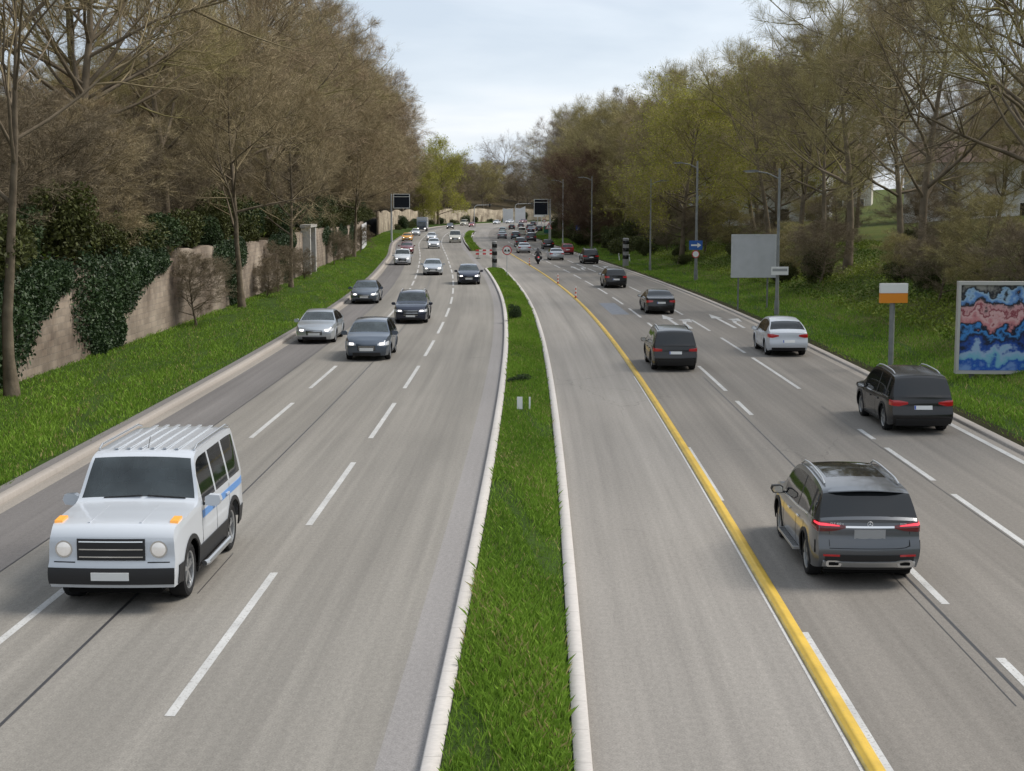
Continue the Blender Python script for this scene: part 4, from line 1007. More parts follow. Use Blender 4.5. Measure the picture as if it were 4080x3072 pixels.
def suv_opts(**k):
    d = dict(cladding=True, doors=[-1.35, -.58, .78], handles=[-.85, .10], tail=(.44, 1.10, tl([(.44, .90), (.7, .83), (1.1, .86)]), tl([(.44, .96), (.7, 1.0), (1.1, 1.0)])), headl=(.46, 1.1, F_(.68), tl([(.46, .76), (1.1, .84)])), grille=(.43, .45, .78), plate=.74, rbump=.46, wiper=(-2.405, 1.15, -.05, .4)); d.update(k); return d
SED = dict(hw=.92, r=.325, ra=-1.40, fa=1.42, wheelw=.225, roofw=.66, crown=.035, sill=.21,
    top=[(-2.36, .93), (-2.28, .975), (-1.95, 1.03), (-1.72, 1.06), (-1.05, 1.34), (-.75, 1.395), (-.2, 1.415), (.22, 1.385), (.45, 1.315), (1.12, .985), (1.25, .945), (1.9, .86), (2.22, .76), (2.34, .68), (2.36, .63)],
    belt=[(-2.36, .90), (-1.7, .945), (-.5, .92), (1.0, .89), (1.3, .87), (2.1, .74), (2.36, .58)],
    ws=(.45, 1.12), rw=(-1.72, -1.05), sg=[(-1.45, -.55), (-.47, .85)], pillars=[(-.55, -.47)],
    prof_r=[(.2, .10), (.35, 0), (.5, -.03), (.65, 0), (.9, .03), (1.0, .02)], prof_f=[(.2, .06), (.4, 0), (.55, 0), (.7, .05), (1.0, .1)], bulge_r=.10, bulge_f=.2, plan_r=.12, plan_f=.16)
def sed_opts(**k):
    d = dict(doors=[-1.2, -.51, .72], handles=[-.8, .1], tail=(.50, 1.05, tl([(.5, .76), (1.05, .70)]), tl([(.5, .86), (1.05, .87)])), headl=(.42, 1.05, F_(.58), tl([(.42, .64), (1.05, .71)])), grille=(.36, .42, .62), plate=.66, rbump=.34); d.update(k); return d
HAT = dict(hw=.885, r=.315, ra=-1.25, fa=1.33, wheelw=.215, roofw=.68, crown=.04, sill=.21,
    top=[(-2.08, .96), (-2.03, 1.0), (-1.68, 1.36), (-1.58, 1.395), (-1.0, 1.445), (-.3, 1.46), (.25, 1.42), (.48, 1.35), (1.12, 1.02), (1.25, .98), (1.75, .89), (2.0, .78), (2.06, .72), (2.08, .66)],
    belt=[(-2.08, .94), (-1.4, .985), (-.5, .945), (1.0, .91), (1.3, .89), (1.9, .74), (2.08, .6)],
    ws=(.48, 1.12), rw=(-2.03, -1.68), sg=[(-1.78, -1.42), (-1.36, -.52), (-.44, .85)], pillars=[(-1.42, -1.36), (-.52, -.44)],
    prof_r=[(.2, .08), (.35, -.02), (.5, -.04), (.65, -.01), (.9, .03), (1.1, .03)], prof_f=[(.2, .06), (.4, 0), (.6, 0), (.75, .05), (1.0, .1)], bulge_r=.09, bulge_f=.18, plan_r=.11, plan_f=.16)
def hat_opts(**k):
    d = dict(doors=[-1.1, -.48, .75], handles=[-.75, .12], tail=(.52, 1.02, tl([(.52, .80), (1.02, .76)]), tl([(.52, .93), (1.02, .95)])), headl=(.42, 1.0, F_(.60), tl([(.42, .67), (1.0, .76)])), grille=(.34, .42, .60), plate=.62, rbump=.36, wiper=(-2.05, 1.02, -.05, .32)); d.update(k); return d
VAN = dict(hw=.95, r=.345, ra=-1.45, fa=1.52, wheelw=.23, roofw=.80, crown=.035, sill=.24, shoulder=.985,
    top=[(-2.45, 1.20), (-2.43, 1.26), (-2.36, 1.78), (-2.28, 1.87), (-1.9, 1.91), (-.5, 1.93), (.72, 1.90), (.98, 1.82), (1.68, 1.20), (1.80, 1.14), (2.25, .99), (2.40, .88), (2.45, .80)],
    belt=[(-2.45, 1.14), (-1, 1.14), (1.0, 1.12), (1.7, 1.09), (2.2, .93), (2.45, .74)],
    ws=(.98, 1.68), rw=(-2.43, -2.36), sg=[(-2.25, -1.25), (-1.12, .12), (.28, 1.36)], pillars=[(-1.25, -1.12)],
    prof_r=[(.2, .06), (.4, -.03), (.6, 0), (1.2, .0), (1.5, .02)], prof_f=[(.2, .06), (.4, -.02), (.6, -.01), (.8, .03), (1.2, .1)], bulge_r=.05, bulge_f=.16, plan_r=.06, plan_f=.13)
def van_opts(**k):
    d = dict(doors=[-1.2, .2, 1.3], handles=[.05, .5], tail=(.78, .98, F_(.75), F_(1.12)), headl=(.50, 1.02, F_(.66), tl([(.5, .78), (1.02, .88)])), grille=(.46, .50, .76), plate=.62, rbump=.42); d.update(k); return d
COUPE = dict(SUV); COUPE.update(wide_rw=False, hw=.925, r=.36, rails=False, roofw=.66, ra=-1.38, fa=1.36,
    top=[(-2.28, 1.03), (-2.20, 1.08), (-1.95, 1.16), (-1.55, 1.40), (-1.1, 1.53), (-.5, 1.60), (.1, 1.585), (.42, 1.51), (1.08, 1.10), (1.2, 1.05), (1.75, .97), (2.15, .86), (2.26, .76), (2.28, .7)],
    belt=[(-2.28, 1.0), (-1.6, 1.03), (-.5, .97), (1.0, .945), (1.4, .93), (2.1, .8), (2.28, .66)], ws=(.42, 1.08), rw=(-1.95, -1.35), sg=[(-1.5, -.6), (-.52, .82)], pillars=[(-.6, -.52)])
def copy_tree(o, parent=None):
    c = o.copy(); COL.objects.link(c); c.parent = parent
    for ch in list(o.children): copy_tree(ch, c)
    return c
CARS = {}
def proto(key, name, spec, opts, paint):
    r = build_car(name, Car(**spec), paint, opts); CARS[key] = [r, False, paint]; return r
def place_car(key, x, y, away, label, cat='car', paint=None, group=None, scale=1.0, dh=0.0, ax_off=None):
    """x, y: where the axle facing the camera stands; away: seen from behind"""
    r, used, p0 = CARS[key]; o = copy_tree(r) if used else r; CARS[key][1] = True
    scale *= VS if away else .965; sp = SPEC[key]; th = head(y) + dh; fwd = np.array([-math.sin(th), math.cos(th)])
    y = float(T(y))
    if away: o.rotation_euler = (0, 0, th); pos = np.array([x, y]) - fwd * sp['ra'] * scale
    else: o.rotation_euler = (0, 0, th + math.pi); pos = np.array([x, y]) + fwd * sp['fa'] * scale
    o.location = (pos[0], pos[1], 0.004); o.scale = (scale,) * 3
    for k in ('label', 'category', 'group'):
        if k in o: del o[k]
    tag(o, label, cat, group)
    if paint is not None and paint is not p0:
        for ch in o.children:
            for sl in ch.material_slots:
                if sl.material is p0: sl.link = 'OBJECT'; sl.material = paint
    return o
SPEC = {}
VS = .9205          # vehicles against the traced ground; the whole scene is brought to metres at the end
# ---------------------------------------------------------------- the vehicles on the road
SPEC.update(hero=SUV, suv=SUV, sedan=SED, hatch=HAT, van=VAN, coupe=COUPE, estate=HAT, sedan2=SED, hatch2=HAT, suv2=SUV)
hero_opts = suv_opts(tail=(.40, 1.22, tl([(.40, 1.07), (.62, 1.01), (.9, .99), (1.22, 1.03)]), tl([(.40, 1.10), (.62, 1.15), (.9, 1.17), (1.22, 1.14)])),
    tail2=(.52, 1.10, tl([(.52, 1.09), (.8, 1.095), (1.1, 1.11)]), tl([(.52, 1.105), (.8, 1.14), (1.1, 1.14)])), tailmat=M_reddk, plate=None, wiper=(-2.415, 1.24, -.06, .42), rbump=.60, beltline=(-1.60, .98), handlemat=M_chrome, mirror=M_blackp, rim=M_alloy)
hero_opts.pop('plate')
hs = dict(SUV); hs['blackroof'] = (-1.30, .35); hs['sill'] = .30
hs['top'] = [(-2.46, 1.17), (-2.40, 1.215), (-2.10, 1.60), (-2.04, 1.63)] + SUV['top'][4:]
hs['belt'] = [(-2.46, 1.15), (-1.6, 1.13), (-.5, 1.06), (1.0, 1.02), (1.4, .99), (2.2, .88), (2.46, .72)]
hs['rw'] = (-2.40, -2.10); hs['sg'] = [(-2.14, -1.78), (-1.62, -.62), (-.54, .95)]; hs['pillars'] = [(-2.40, -2.14), (-1.78, -1.62), (-.62, -.54)]
hs['prof_r'] = [(.2, .12), (.36, .07), (.52, -.03), (.70, -.055), (.80, -.02), (.88, .03), (1.05, .02), (1.17, .05), (1.3, .05)]
car = Car(**hs); hero = build_car('grey_suv', car, PAINT['grey'], hero_opts); CARS['hero'] = [hero, False, PAINT['grey']]
m = MB(); car.patch(m, -1, lin(-.42, .42, 13), 1.065, 1.10, 1, .022, 0); m.build('chrome_strip', M_chrome, hero, 60)
m = MB(); car.patch(m, -1, lin(-.27, .27, 7), .87, 1.045, 1, .010, 0); m.build('number_plate', M_plateg, hero, 60)
m = MB(); car.patch(m, -1, lin(-.80, .80, 19), tl([(0, .385), (.5, .385), (.58, .36), (.8, .38)]), tl([(0, .485), (.45, .49), (.55, .515), (.72, .515), (.8, .48)]), 3, .03, 0); m.build('rear_skid_trim', M_alu, hero, 60)
for sg in (-1, 1):
    m = MB(); c0 = car.srf(-1, sg * .62, .44)
    def rrect(w_, h_, r_): return [(sg * .62 + sx_ * (w_ - r_) + r_ * math.cos(a),   .44 + sz_ * (h_ - r_) + r_ * math.sin(a)) for sx_, sz_, a0 in ((1, 1, 0), (-1, 1, 90), (-1, -1, 180), (1, -1, 270)) for a in [R(a0 + q) for q in (0, 30, 60, 90)]]
    m.prism(rrect(.135, .055, .04), 'y', c0.y - .055, c0.y + .05, 0); m.prism(rrect(.088, .030, .02), 'y', c0.y - .058, c0.y - .05, 1); m.build('exhaust_tip', [M_chrome, M_dark], hero, 30)
    m = MB(); car.patch(m, -1, [sg * q for q in lin(.52, .80, 6)], .575, .605, 1, .018, 0); m.build('rear_reflector', M_red, hero, 50)
    m = MB(); car.patch(m, -1, [sg * q for q in lin(1.0, 1.03, 3)], .60, .82, 3, .006, 0); m.build('air_vent', M_dark, hero, 50)
    m = MB(); m.box((sg * .985, 0.0, .33), (.13, 1.75, .05), 0)
    for q in range(5): m.box((sg * (.94 + q * .022), 0.0, .358), (.010, 1.6, .008), 1)
    m.build('running_board', [M_alu, M_blackp], hero)
m = MB()
for q0 in (-.70, .695): car.patch(m, -1, [q0, q0 + .007], tl([(0, .75), (1, .75)]), 1.0, 5, .003, 0)
car.patch(m, -1, lin(-.70, .70, 19), tl([(0, .712), (.5, .715), (.64, .73), (.70, .757)]), tl([(0, .722), (.5, .725), (.64, .74), (.70, .767)]), 1, .003, 0)
m.build('tailgate_gap', M_dark, hero)
m = MB(); pf = [(-1.96, 1.66), (-2.20, 1.628), (-2.21, 1.612), (-2.14, 1.595), (-2.02, 1.60)]; xs_ = np.linspace(-.66, .66, 11); n = len(pf); vs = []; fs = []
for x in xs_:
    dz = .055 * (1 - (x / .70) ** 2) ** .8 - .004; vs += [(x, p_[0] + .10 * (x / .66) ** 4, p_[1] + dz) for p_ in pf]
for i in range(10):
    for q in range(n): fs.append((i * n + q, i * n + (q + 1) % n, (i + 1) * n + (q + 1) % n, (i + 1) * n + q))
fs += [tuple(range(n)), tuple(range(10 * n + n - 1, 10 * n - 1, -1))]; m.add(vs, fs, 0)
m.build('roof_spoiler', PAINT['grey'], hero)
def text_part(body, parent, size, at, m, name='badge', rot=(R(90), 0, 0), ext=.004):
    c = bpy.data.curves.new('txt', 'FONT'); c.body = body; c.size = size; c.extrude = ext; c.align_x = 'CENTER'; c.align_y = 'CENTER'; c.resolution_u = 2
    t = bpy.data.objects.new('txt', c); COL.objects.link(t); dg = bpy.context.evaluated_depsgraph_get(); me = bpy.data.meshes.new_from_object(t.evaluated_get(dg))
    bpy.data.objects.remove(t); me.materials.clear(); o = link(name, me, m, parent); o.location = at; o.rotation_euler = rot; return o
M_badge = mat('badge_silver', (.6, .61, .62), .35, .3)
p = car.srf(-1, -.57, 1.135); text_part('GLE 400 e', hero, .055, (p.x, p.y - .010, p.z), M_badge, 'badge', (R(84), 0, R(-9)))
p = car.srf(-1, .585, 1.135); text_part('4MATIC', hero, .035, (p.x, p.y - .010, p.z), M_badge, 'badge', (R(84), 0, R(9)))
m = MB(); p = car.srf(-1, 0, 1.135); yy = p.y - .016
for k in range(24):
    a, b = 2 * math.pi * k / 24, 2 * math.pi * (k + 1) / 24; m.cyl((p.x + .045 * math.cos(a), yy, p.z + .045 * math.sin(a)), (p.x + .045 * math.cos(b), yy, p.z + .045 * math.sin(b)), .005, n=5)
for k in range(3):
    a = R(90 + 120 * k); m.cyl((p.x, yy, p.z), (p.x + .043 * math.cos(a), yy, p.z + .043 * math.sin(a)), .009, .002, 5)
m.build('emblem', M_badge, hero)

proto('suv', 'black_suv', SUV, suv_opts(beltline=(-2.0, .95)), PAINT['black'])
proto('suv2', 'black_suv', dict(SUV, rails=(-1.6, .6)), suv_opts(tail=(.56, 1.10, tl([(.56, .86), (1.1, .84)]), tl([(.56, .96), (1.1, 1.0)])), rbump=.50), PAINT['black'])
proto('sedan', 'saloon_car', SED, sed_opts(), PAINT['black'])
proto('hatch', 'hatchback', HAT, hat_opts(), PAINT['black'])
proto('coupe', 'white_car', COUPE, suv_opts(doors=[-1.2, -.56, .66], handles=[-.8, .1], wiper=None, cladding=False, plate=.62, rbump=.40), PAINT['white'])
proto('van', 'white_van', VAN, van_opts(lower=False), PAINT['white'])
# the boxy white off-road car in the foreground
BOX = dict(VAN); BOX.update(hw=.92, r=.385, ra=-1.42, fa=1.43, wheelw=.26, roofw=.80, crown=.03, sill=.34, shoulder=.985, arch=.075, plan_f=.045, plan_r=.04, bulge_f=.05, bulge_r=.03,
    top=[(-2.30, 1.24), (-2.29, 1.30), (-2.21, 1.83), (-2.13, 1.895), (-1.5, 1.925), (.25, 1.915), (.44, 1.885), (.54, 1.84), (.86, 1.30), (.95, 1.245), (1.5, 1.21), (2.08, 1.17), (2.20, 1.12), (2.25, 1.03)],
    belt=[(-2.30, 1.17), (.8, 1.17), (1.2, 1.15), (2.0, 1.08), (2.25, .93)], ws=(.54, .86), rw=(-2.29, -2.21), sg=[(-2.05, -1.22), (-1.12, -.27), (-.18, .66)], pillars=[],
    prof_r=[(.2, .06), (.45, -.02), (.6, -.03), (.7, 0), (1.3, .02)], prof_f=[(.2, .10), (.42, -.05), (.60, -.06), (.66, 0), (.95, .0), (1.1, .03), (1.3, .06)]); SPEC['nearvan'] = BOX
M_lampr = mat('head_lamp_round', (.42, .43, .44), .10, .2, .5, (1, .93, .84), .12, coat=.5)
rl = lambda s_: (lambda q: .875 + s_ * math.sqrt(max(1e-5, .115 ** 2 - (q - .655) ** 2)))
vc = Car(**BOX); near_van = build_car('white_offroad_car', vc, PAINT['white'], van_opts(lower=False, cladding=True, doors=[-1.15, -.22, .74], handles=[-.95, -.05], headl=(.542, .768, rl(-1), rl(1)), grille=(.47, .72, 1.02), tail=(.70, .86, F_(.62), F_(.82)), plate=.80))
for sg in (-1, 1):
    m = MB(); vc.side(m, sg, lin(-2.2, .7, 26), (lambda y: .98), (lambda y: 1.09), 1, .006, 0); m.build('side_stripe', mat('stripe_blue', (.10, .24, .52), .4), near_van)
    m = MB()
    for a, b in [(-2.2, -1.42 - .47), (-1.42 + .47, 1.43 - .47), (1.43 + .47, 2.1)]: vc.side(m, sg, lin(a, b, 8), .35, .62, 3, .014, 0)
    m.build('lower_cladding', M_blackp, near_van)
    m = MB(); m.tube([(sg * .95, -.85, .33), (sg * .98, -.75, .33), (sg * .98, .75, .33), (sg * .95, .85, .33)], .045, 8); m.build('side_bar', M_alu, near_van)
    m = MB(); xw = vc.W(1.85, 1.05) - .09; m.prism([(1.72, 1.17), (2.02, 1.15), (2.0, 1.215), (1.76, 1.235)], 'x', sg * xw - .055, sg * xw + .055); m.build('indicator', M_amber, near_van)
    m = MB(); pts = [(sg * .715, y, 1.94 + (.05 if -1.95 < y < .2 else 0)) for y in (-2.05, -1.85, 0, .15, .3)]; m.tube(pts, .018, 8); m.build('roof_rail', M_alu, near_van)
m = MB()
for x in (-.45, -.27, -.09, .09, .27, .45):
    zc = 1.925 + .03 * (1 - (x / .72) ** 2) ** .8; m.box((x, -.85, zc + .006), (.05, 2.35, .018), 0)
m.build('roof_rib', PAINT['white'], near_van)
m = MB(); m.cyl((.0, .22, 1.94), (.03, -.02, 2.08), .006, n=5); m.build('aerial', M_blackp, near_van)
for x in (-.36, .36):
    m = MB(); m.box((x, 1.50, 1.225), (.035, 1.15, .02), 0, Matrix.Rotation(-.05, 3, 'X')); m.build('bonnet_ridge', PAINT['white'], near_van)
m = MB(); vc.patch(m, 1, lin(-.87, .87, 15), .40, .62, 3, .03, 0); m.build('front_bumper', M_blackp, near_van)
m = MB(); vc.patch(m, 1, lin(-.26, .26, 5), .46, .57, 1, .045, 0)
for ch in [c_ for c_ in near_van.children if c_.name.startswith('number_plate') and c_.data.vertices[0].co.y > 0]: bpy.data.objects.remove(ch)
m.build('number_plate', M_plate, near_van, 50)
for ch in [c_ for c_ in near_van.children if c_.name.startswith('headlight')]: bpy.data.objects.remove(ch)
for sg in (-1, 1):
    m = MB(); p_ = vc.srf(1, sg * .655, .875); yy = p_.y
    m.cyl((p_.x, yy - .03, p_.z), (p_.x, yy + .012, p_.z), .125, .120, 24, 0); m.cyl((p_.x, yy + .012, p_.z), (p_.x, yy + .022, p_.z), .098, .085, 24, 1); m.build('headlight', [M_chrome, M_lampr], near_van, 50)
    m = MB(); vc.patch(m, 1, [sg * q for q in lin(.50, .80, 5)], .66, .70, 1, .012, 0); m.build('grille_slot', M_blackp, near_van, 50)
m = MB()
for sg in (-1, 1): m.box((sg * .32 - .10, .87, 1.33), (.56, .02, .02), 0, Matrix.Rotation(sg * .06, 3, 'Y'))
m.build('windscreen_wiper', M_blackp, near_van)
CARS['nearvan'] = [near_van, False, PAINT['white']]

G1 = 'cars driving away in the right roadway'; G2 = 'cars coming towards the camera in the left roadway'; G3 = 'cars queueing at the far junction'
P_ = PAINT
place_car('hero', 5.76, 11.3, True, 'dark grey SUV with silver roof rails, nearest car driving away on the right', 'SUV', None, G1)
place_car('nearvan', -6.04, 10.6, False, 'boxy white off-road car with ribbed roof and blue side stripe, nearest vehicle coming', 'off-road car', None, G2, 1.14)
for k, x, y, aw, lab, cat, col, grp, sc, dh in [
    ('suv', 11.04, 19.5, True, 'black SUV with silver roof rails in the right lane beside the billboard', 'SUV', None, G1, 1.0, 0),
    ('coupe', 11.25, 30.0, True, 'white car with sloping rear window in the lane beside the right kerb', 'car', None, G1, 1.0, 0),
    ('suv2', 6.05, 27.2, True, 'black SUV with wide plate next to the yellow divider, behind the dark grey one', 'SUV', None, G1, .96, 0),
    ('sedan', 8.4, 42.0, True, 'black car driving over the white turn arrows', 'car', None, G1, 1.0, 0),
    ('hatch', 7.69, 55.5, True, 'black hatchback with glowing red lamps in the middle right lane', 'car', None, G1, 1.05, 0),
    ('suv', 8.22, 78.6, True, 'black SUV passing the striped speed column by the right kerb', 'SUV', None, G1, .97, 0),
    ('hatch', 6.88, 93.6, True, 'bright red hatchback behind the silver car by the right kerb', 'car', P_['red'], G1, 1.0, 0),
    ('sedan', 4.98, 84.0, True, 'light silver saloon between the motorcyclist and the red hatchback', 'car', P_['silver'], G1, 1.0, 0),
    ('hatch', 5.07, 105.5, True, 'small black hatchback under the blank display pole', 'car', None, G1, 1.0, 0),
    ('sedan', 1.55, 96.6, True, 'silver saloon beside the round red-rimmed sign', 'car', P_['silver'], G1, 1.0, 0),
    ('hatch', 1.25, 110.5, True, 'dark grey car hidden behind the silver saloon near the round sign', 'car', P_['darkgrey'], G1, 1.03, 0),
    ('suv', 3.27, 127.6, True, 'dark grey SUV at the back of the queue by the right kerb', 'SUV', P_['darkgrey'], G3, .95, 0),
    ('hatch', .68, 136.1, True, 'dark teal hatchback in the middle of the far queue', 'car', P_['teal'], G3, 1.05, 0),
    ('sedan', -1.79, 138.1, True, 'mid grey saloon at the left of the far queue', 'car', P_['greymid'], G3, 1.0, 0),
    ('hatch', -2.05, 165.0, True, 'pale green car ahead of the mid grey saloon in the queue', 'car', P_['paleteal'], G3, 1.0, 0),
    ('van', 2.0, 153.0, True, 'beige van ahead of the dark teal hatchback in the queue', 'van', P_['beige'], G3, .95, 0),
    ('hatch', -.06, 189.2, True, 'black hatchback at the left front of the queue', 'car', None, G3, 1.0, 0),
    ('suv2', 2.3, 195.2, True, 'dark grey SUV at the front of the queue, left of a black one', 'SUV', P_['darkgrey'], G3, .95, 0),
    ('suv', 4.3, 185.4, True, 'black SUV in the front row of the queue under the white direction board', 'SUV', None, G3, .95, 0),
    ('hatch', 6.3, 176.5, True, 'black hatchback at the right front of the queue by the green box', 'car', None, G3, 1.0, 0),
    ('sedan', 4.2, 168.0, True, 'dark blue saloon directly ahead of the dark grey SUV in the queue', 'car', P_['darkblue'], G3, 1.0, 0),
    ('hatch', 6.2, 222.0, True, 'farthest dark grey car of the queue, beyond its front row', 'car', P_['darkgrey'], G3, 1.05, 0),
    ('sedan', -8.78, 32.9, False, 'silver saloon with bright headlights beside the left kerb', 'car', P_['silver'], G2, 1.0, 0),
    ('hatch', -5.74, 29.1, False, 'blue grey car following the white off-road car in the same lane', 'car', P_['bluegrey'], G2, 1.07, 0),
    ('sedan', -9.23, 46.5, False, 'dark blue grey saloon in the kerb lane behind the silver one', 'car', P_['bluegrey'], G2, 1.0, 0),
    ('suv', -5.27, 38.6, False, 'dark blue SUV coming in the middle left lane', 'SUV', P_['darkblue'], G2, .95, 0),
    ('sedan', -7.0, 65.9, False, 'pale silver car with bright lamps in the middle left lane at the bend', 'car', P_['silver'], G2, 1.0, 0),
    ('hatch', -3.37, 58.0, False, 'black car with lit headlights next to the end of the median', 'car', P_['darkblue'], G2, 1.06, 0),
    ('suv', -11.3, 77.2, False, 'white SUV in the kerb lane at the left bend', 'SUV', P_['white'], G2, .95, 0),
    ('hatch', -13.4, 95.5, False, 'maroon car behind the white SUV in the kerb lane', 'car', P_['maroon'], G2, 1.03, 0),
    ('sedan', -18.0, 129.4, False, 'orange yellow taxi coming round the bend by the left kerb', 'taxi', P_['yellow'], G2, 1.0, 0),
    ('hatch', -11.1, 106.7, False, 'white hatchback in the middle lane of the left bend', 'car', P_['white'], G2, 1.03, 0),
    ('sedan', -14.0, 131.2, False, 'white saloon behind the white hatchback in the left bend', 'car', P_['white'], G2, 1.0, 0),
    ('van', -9.3, 123.3, False, 'white van coming beside the far median island', 'van', P_['white'], G2, 1.08, 0),
    ('hatch', -19.4, 152.0, False, 'white car behind the orange taxi', 'car', P_['white'], G2, 1.0, 0),
    ('hatch', -16.0, 195.2, False, 'dark car with red front far behind the white saloon', 'car', P_['darkgrey'], G2, 1.08, 0),
    ('van', -14.5, 226.0, False, 'pale van farthest back in the left roadway below the beige wall', 'van', P_['silver'], G2, 1.0, 0),
    ('hatch', -11.3, 212.0, False, 'small red car below the left signal mast', 'car', P_['red'], G2, 1.0, 0),
    ('sedan', -5.2, 244.1, False, 'white saloon far off in front of the beige wall', 'car', P_['white'], G2, 1.0, 0),
    ('sedan', -1.2, 254.2, False, 'farthest white car in front of the white hoarding', 'car', P_['white'], G2, 1.0, -.1),
    ('hatch', 3.3, 257.7, False, 'faded red car farthest away at the junction', 'car', P_['maroon'], G2, 1.0, -.1)]:
    place_car(k, x, y, aw, lab, cat, col, grp, sc, dh)
for k in list(CARS):
    if not CARS[k][1]:
        for ch in list(CARS[k][0].children):
            for g_ in list(ch.children): bpy.data.objects.remove(g_)
            bpy.data.objects.remove(ch)
        bpy.data.objects.remove(CARS[k][0])
# white box truck
tr_ = empty('box_truck', (-20.9, float(T(176.0)), 0), head(176) + math.pi); tag(tr_, 'white box truck high above the cars at the left bend', 'truck', G2)
m = MB(); m.box((0, -1.6, 2.05), (2.4, 5.2, 2.6)); m.build('cargo_box', PAINT['white'], tr_)
m = MB(); m.prism([(1.1, .45), (2.75, .45), (2.8, 1.2), (2.55, 1.9), (2.2, 2.55), (1.1, 2.6)], 'x', -1.05, 1.05); m.build('cab', PAINT['bluegrey'], tr_)
m = MB(); m.prism([(2.79, 1.32), (2.575, 1.92), (2.42, 2.25), (2.43, 2.28), (2.60, 1.94), (2.83, 1.32)], 'x', -.95, .95); m.build('windscreen', M_glass2, tr_)
m = MB(); m.box((0, -1.2, .62), (1.0, 6.0, .25)); m.build('chassis', M_blackp, tr_)
tm, rm = make_wheel(.42, .26, 6, None); tm.materials.append(M_rub); rm.materials.append(M_alloy); rm.materials.append(M_dark)
for sg in (-1, 1):
    for y in (1.75, -2.6):
        wq = link('wheel', tm, [], tr_); wq.location = (sg * .98, y, .42); wq.rotation_euler = (0, 0, 0 if sg > 0 else math.pi); link('rim', rm, [], wq)
    m = MB(); m.box((sg * .8, 2.80, .75), (.35, .05, .18)); m.build('headlight', M_lamp, tr_)

# ---------------------------------------------------------------- motorcycle and rider
def skin_body(name, pts, edges, rad, m, parent=None, sub=2):
    me = bpy.data.meshes.new(name); me.from_pydata(pts, edges, []); o = bpy.data.objects.new('tmp', me); COL.objects.link(o)
    sk = o.modifiers.new('s', 'SKIN'); sk.use_smooth_shade = True; sb = o.modifiers.new('b', 'SUBSURF'); sb.levels = sub; sb.render_levels = sub
    for i, r in enumerate(rad):
        v = me.skin_vertices[0].data[i]; v.radius = r if isinstance(r, tuple) else (r, r); v.use_root = (i == 0)
    dg = bpy.context.evaluated_depsgraph_get(); q = bpy.data.meshes.new_from_object(o.evaluated_get(dg)); bpy.data.objects.remove(o)
    q.materials.clear(); return link(name, q, m, parent)
mx_, my_ = 2.75, float(T(78.2))
mo = empty('motorcycle', (mx_, my_ + .1, 0), head(78) - .02); tag(mo, 'black motorcycle ridden between the lanes beside the yellow divider', 'motorcycle')
def mwheel(y):
    m = MB(); m.lathe([(.22, -.06), (.29, -.075), (.315, -.03), (.315, .03), (.29, .075), (.22, .06)], 22, 'x'); q = m.build('wheel', M_rub, mo, 35); q.location = (0, y, .315)
    m = MB(); m.lathe([(.22, .05), (.20, .03), (.20, -.03), (.22, -.05)], 22, 'x'); m.cyl((-.07, 0, 0), (.07, 0, 0), .035)
    for k in range(6):
        a = R(60 * k); m.cyl((0, .03 * math.cos(a), .03 * math.sin(a)), (0, .21 * math.cos(a), .21 * math.sin(a)), .012, n=6)
    m.build('rim', M_alloyd, q)
mwheel(.0); mwheel(1.42)
m = MB(); m.prism([(.1, .45), (1.05, .42), (1.15, .75), (.95, .98), (.55, .92), (.1, .82), (-.25, .88), (-.3, .80), (-.05, .68)], 'x', -.13, .13); m.prism([(.35, .25), (1.0, .28), (.95, .6), (.4, .6)], 'x', -.2, .2); m.build('body', M_blackp, mo, 30)
m = MB(); m.prism([(-.25, .86), (.45, .80), (.5, .86), (.2, .90), (-.2, .93)], 'x', -.15, .15); m.build('seat', mat('seat_vinyl', (.02, .02, .02), .6), mo)
for sg in (-1, 1):
    m = MB(); m.cyl((sg * .10, 1.15, .85), (sg * .09, 1.42, .32), .03, n=8); m.build('fork', M_chrome, mo)
    m = MB(); m.prism([(-.28, .55), (.22, .55), (.22, .88), (-.28, .88)], 'x', sg * .20, sg * .42); m.build('pannier', mat('pannier_grey', (.03, .032, .035), .5), mo, 30)
m = MB(); m.tube([(-.36, .98, 1.06), (-.15, 1.10, 1.10), (.15, 1.10, 1.10), (.36, .98, 1.06)], .015); m.build('handlebar', M_blackp, mo)
m = MB(); m.prism([(.95, 1.0), (1.25, .8), (1.3, .95), (1.1, 1.38), (1.06, 1.38)], 'x', -.19, .19); m.build('front_fairing', PAINT['black'], mo)
m = MB(); m.box((0, -.36, .80), (.16, .05, .07)); m.build('tail_light', M_redlit, mo)
m = MB(); m.box((0, -.40, .66), (.20, .01, .16)); m.build('number_plate', M_plate, mo)
m = MB(); m.cyl((.24, -.2, .42), (.22, .45, .35), .05, n=12); m.build('exhaust', M_chrome, mo)
mo.scale = (VS,) * 3; ri = empty('person', (mx_, my_ + .1, 0), head(78) - .02); ri.scale = (VS,) * 3; tag(ri, 'motorcycle rider in dark jacket and helmet seen from behind', 'person')
pts = [(0, .12, .97), (0, .16, 1.12), (0, .24, 1.30), (0, .32, 1.45), (0, .36, 1.53), (0, .40, 1.60),
    (-.10, .14, .95), (-.24, .55, .86), (-.25, .40, .45), (-.25, .50, .38), (.10, .14, .95), (.24, .55, .86), (.25, .40, .45), (.25, .50, .38),
    (-.19, .32, 1.42), (-.34, .52, 1.20), (-.35, .82, 1.08), (-.35, .92, 1.07), (.19, .32, 1.42), (.34, .52, 1.20), (.35, .82, 1.08), (.35, .92, 1.07)]
ed = [(0, 1), (1, 2), (2, 3), (3, 4), (4, 5), (0, 6), (6, 7), (7, 8), (8, 9), (0, 10), (10, 11), (11, 12), (12, 13), (3, 14), (14, 15), (15, 16), (16, 17), (3, 18), (18, 19), (19, 20), (20, 21)]
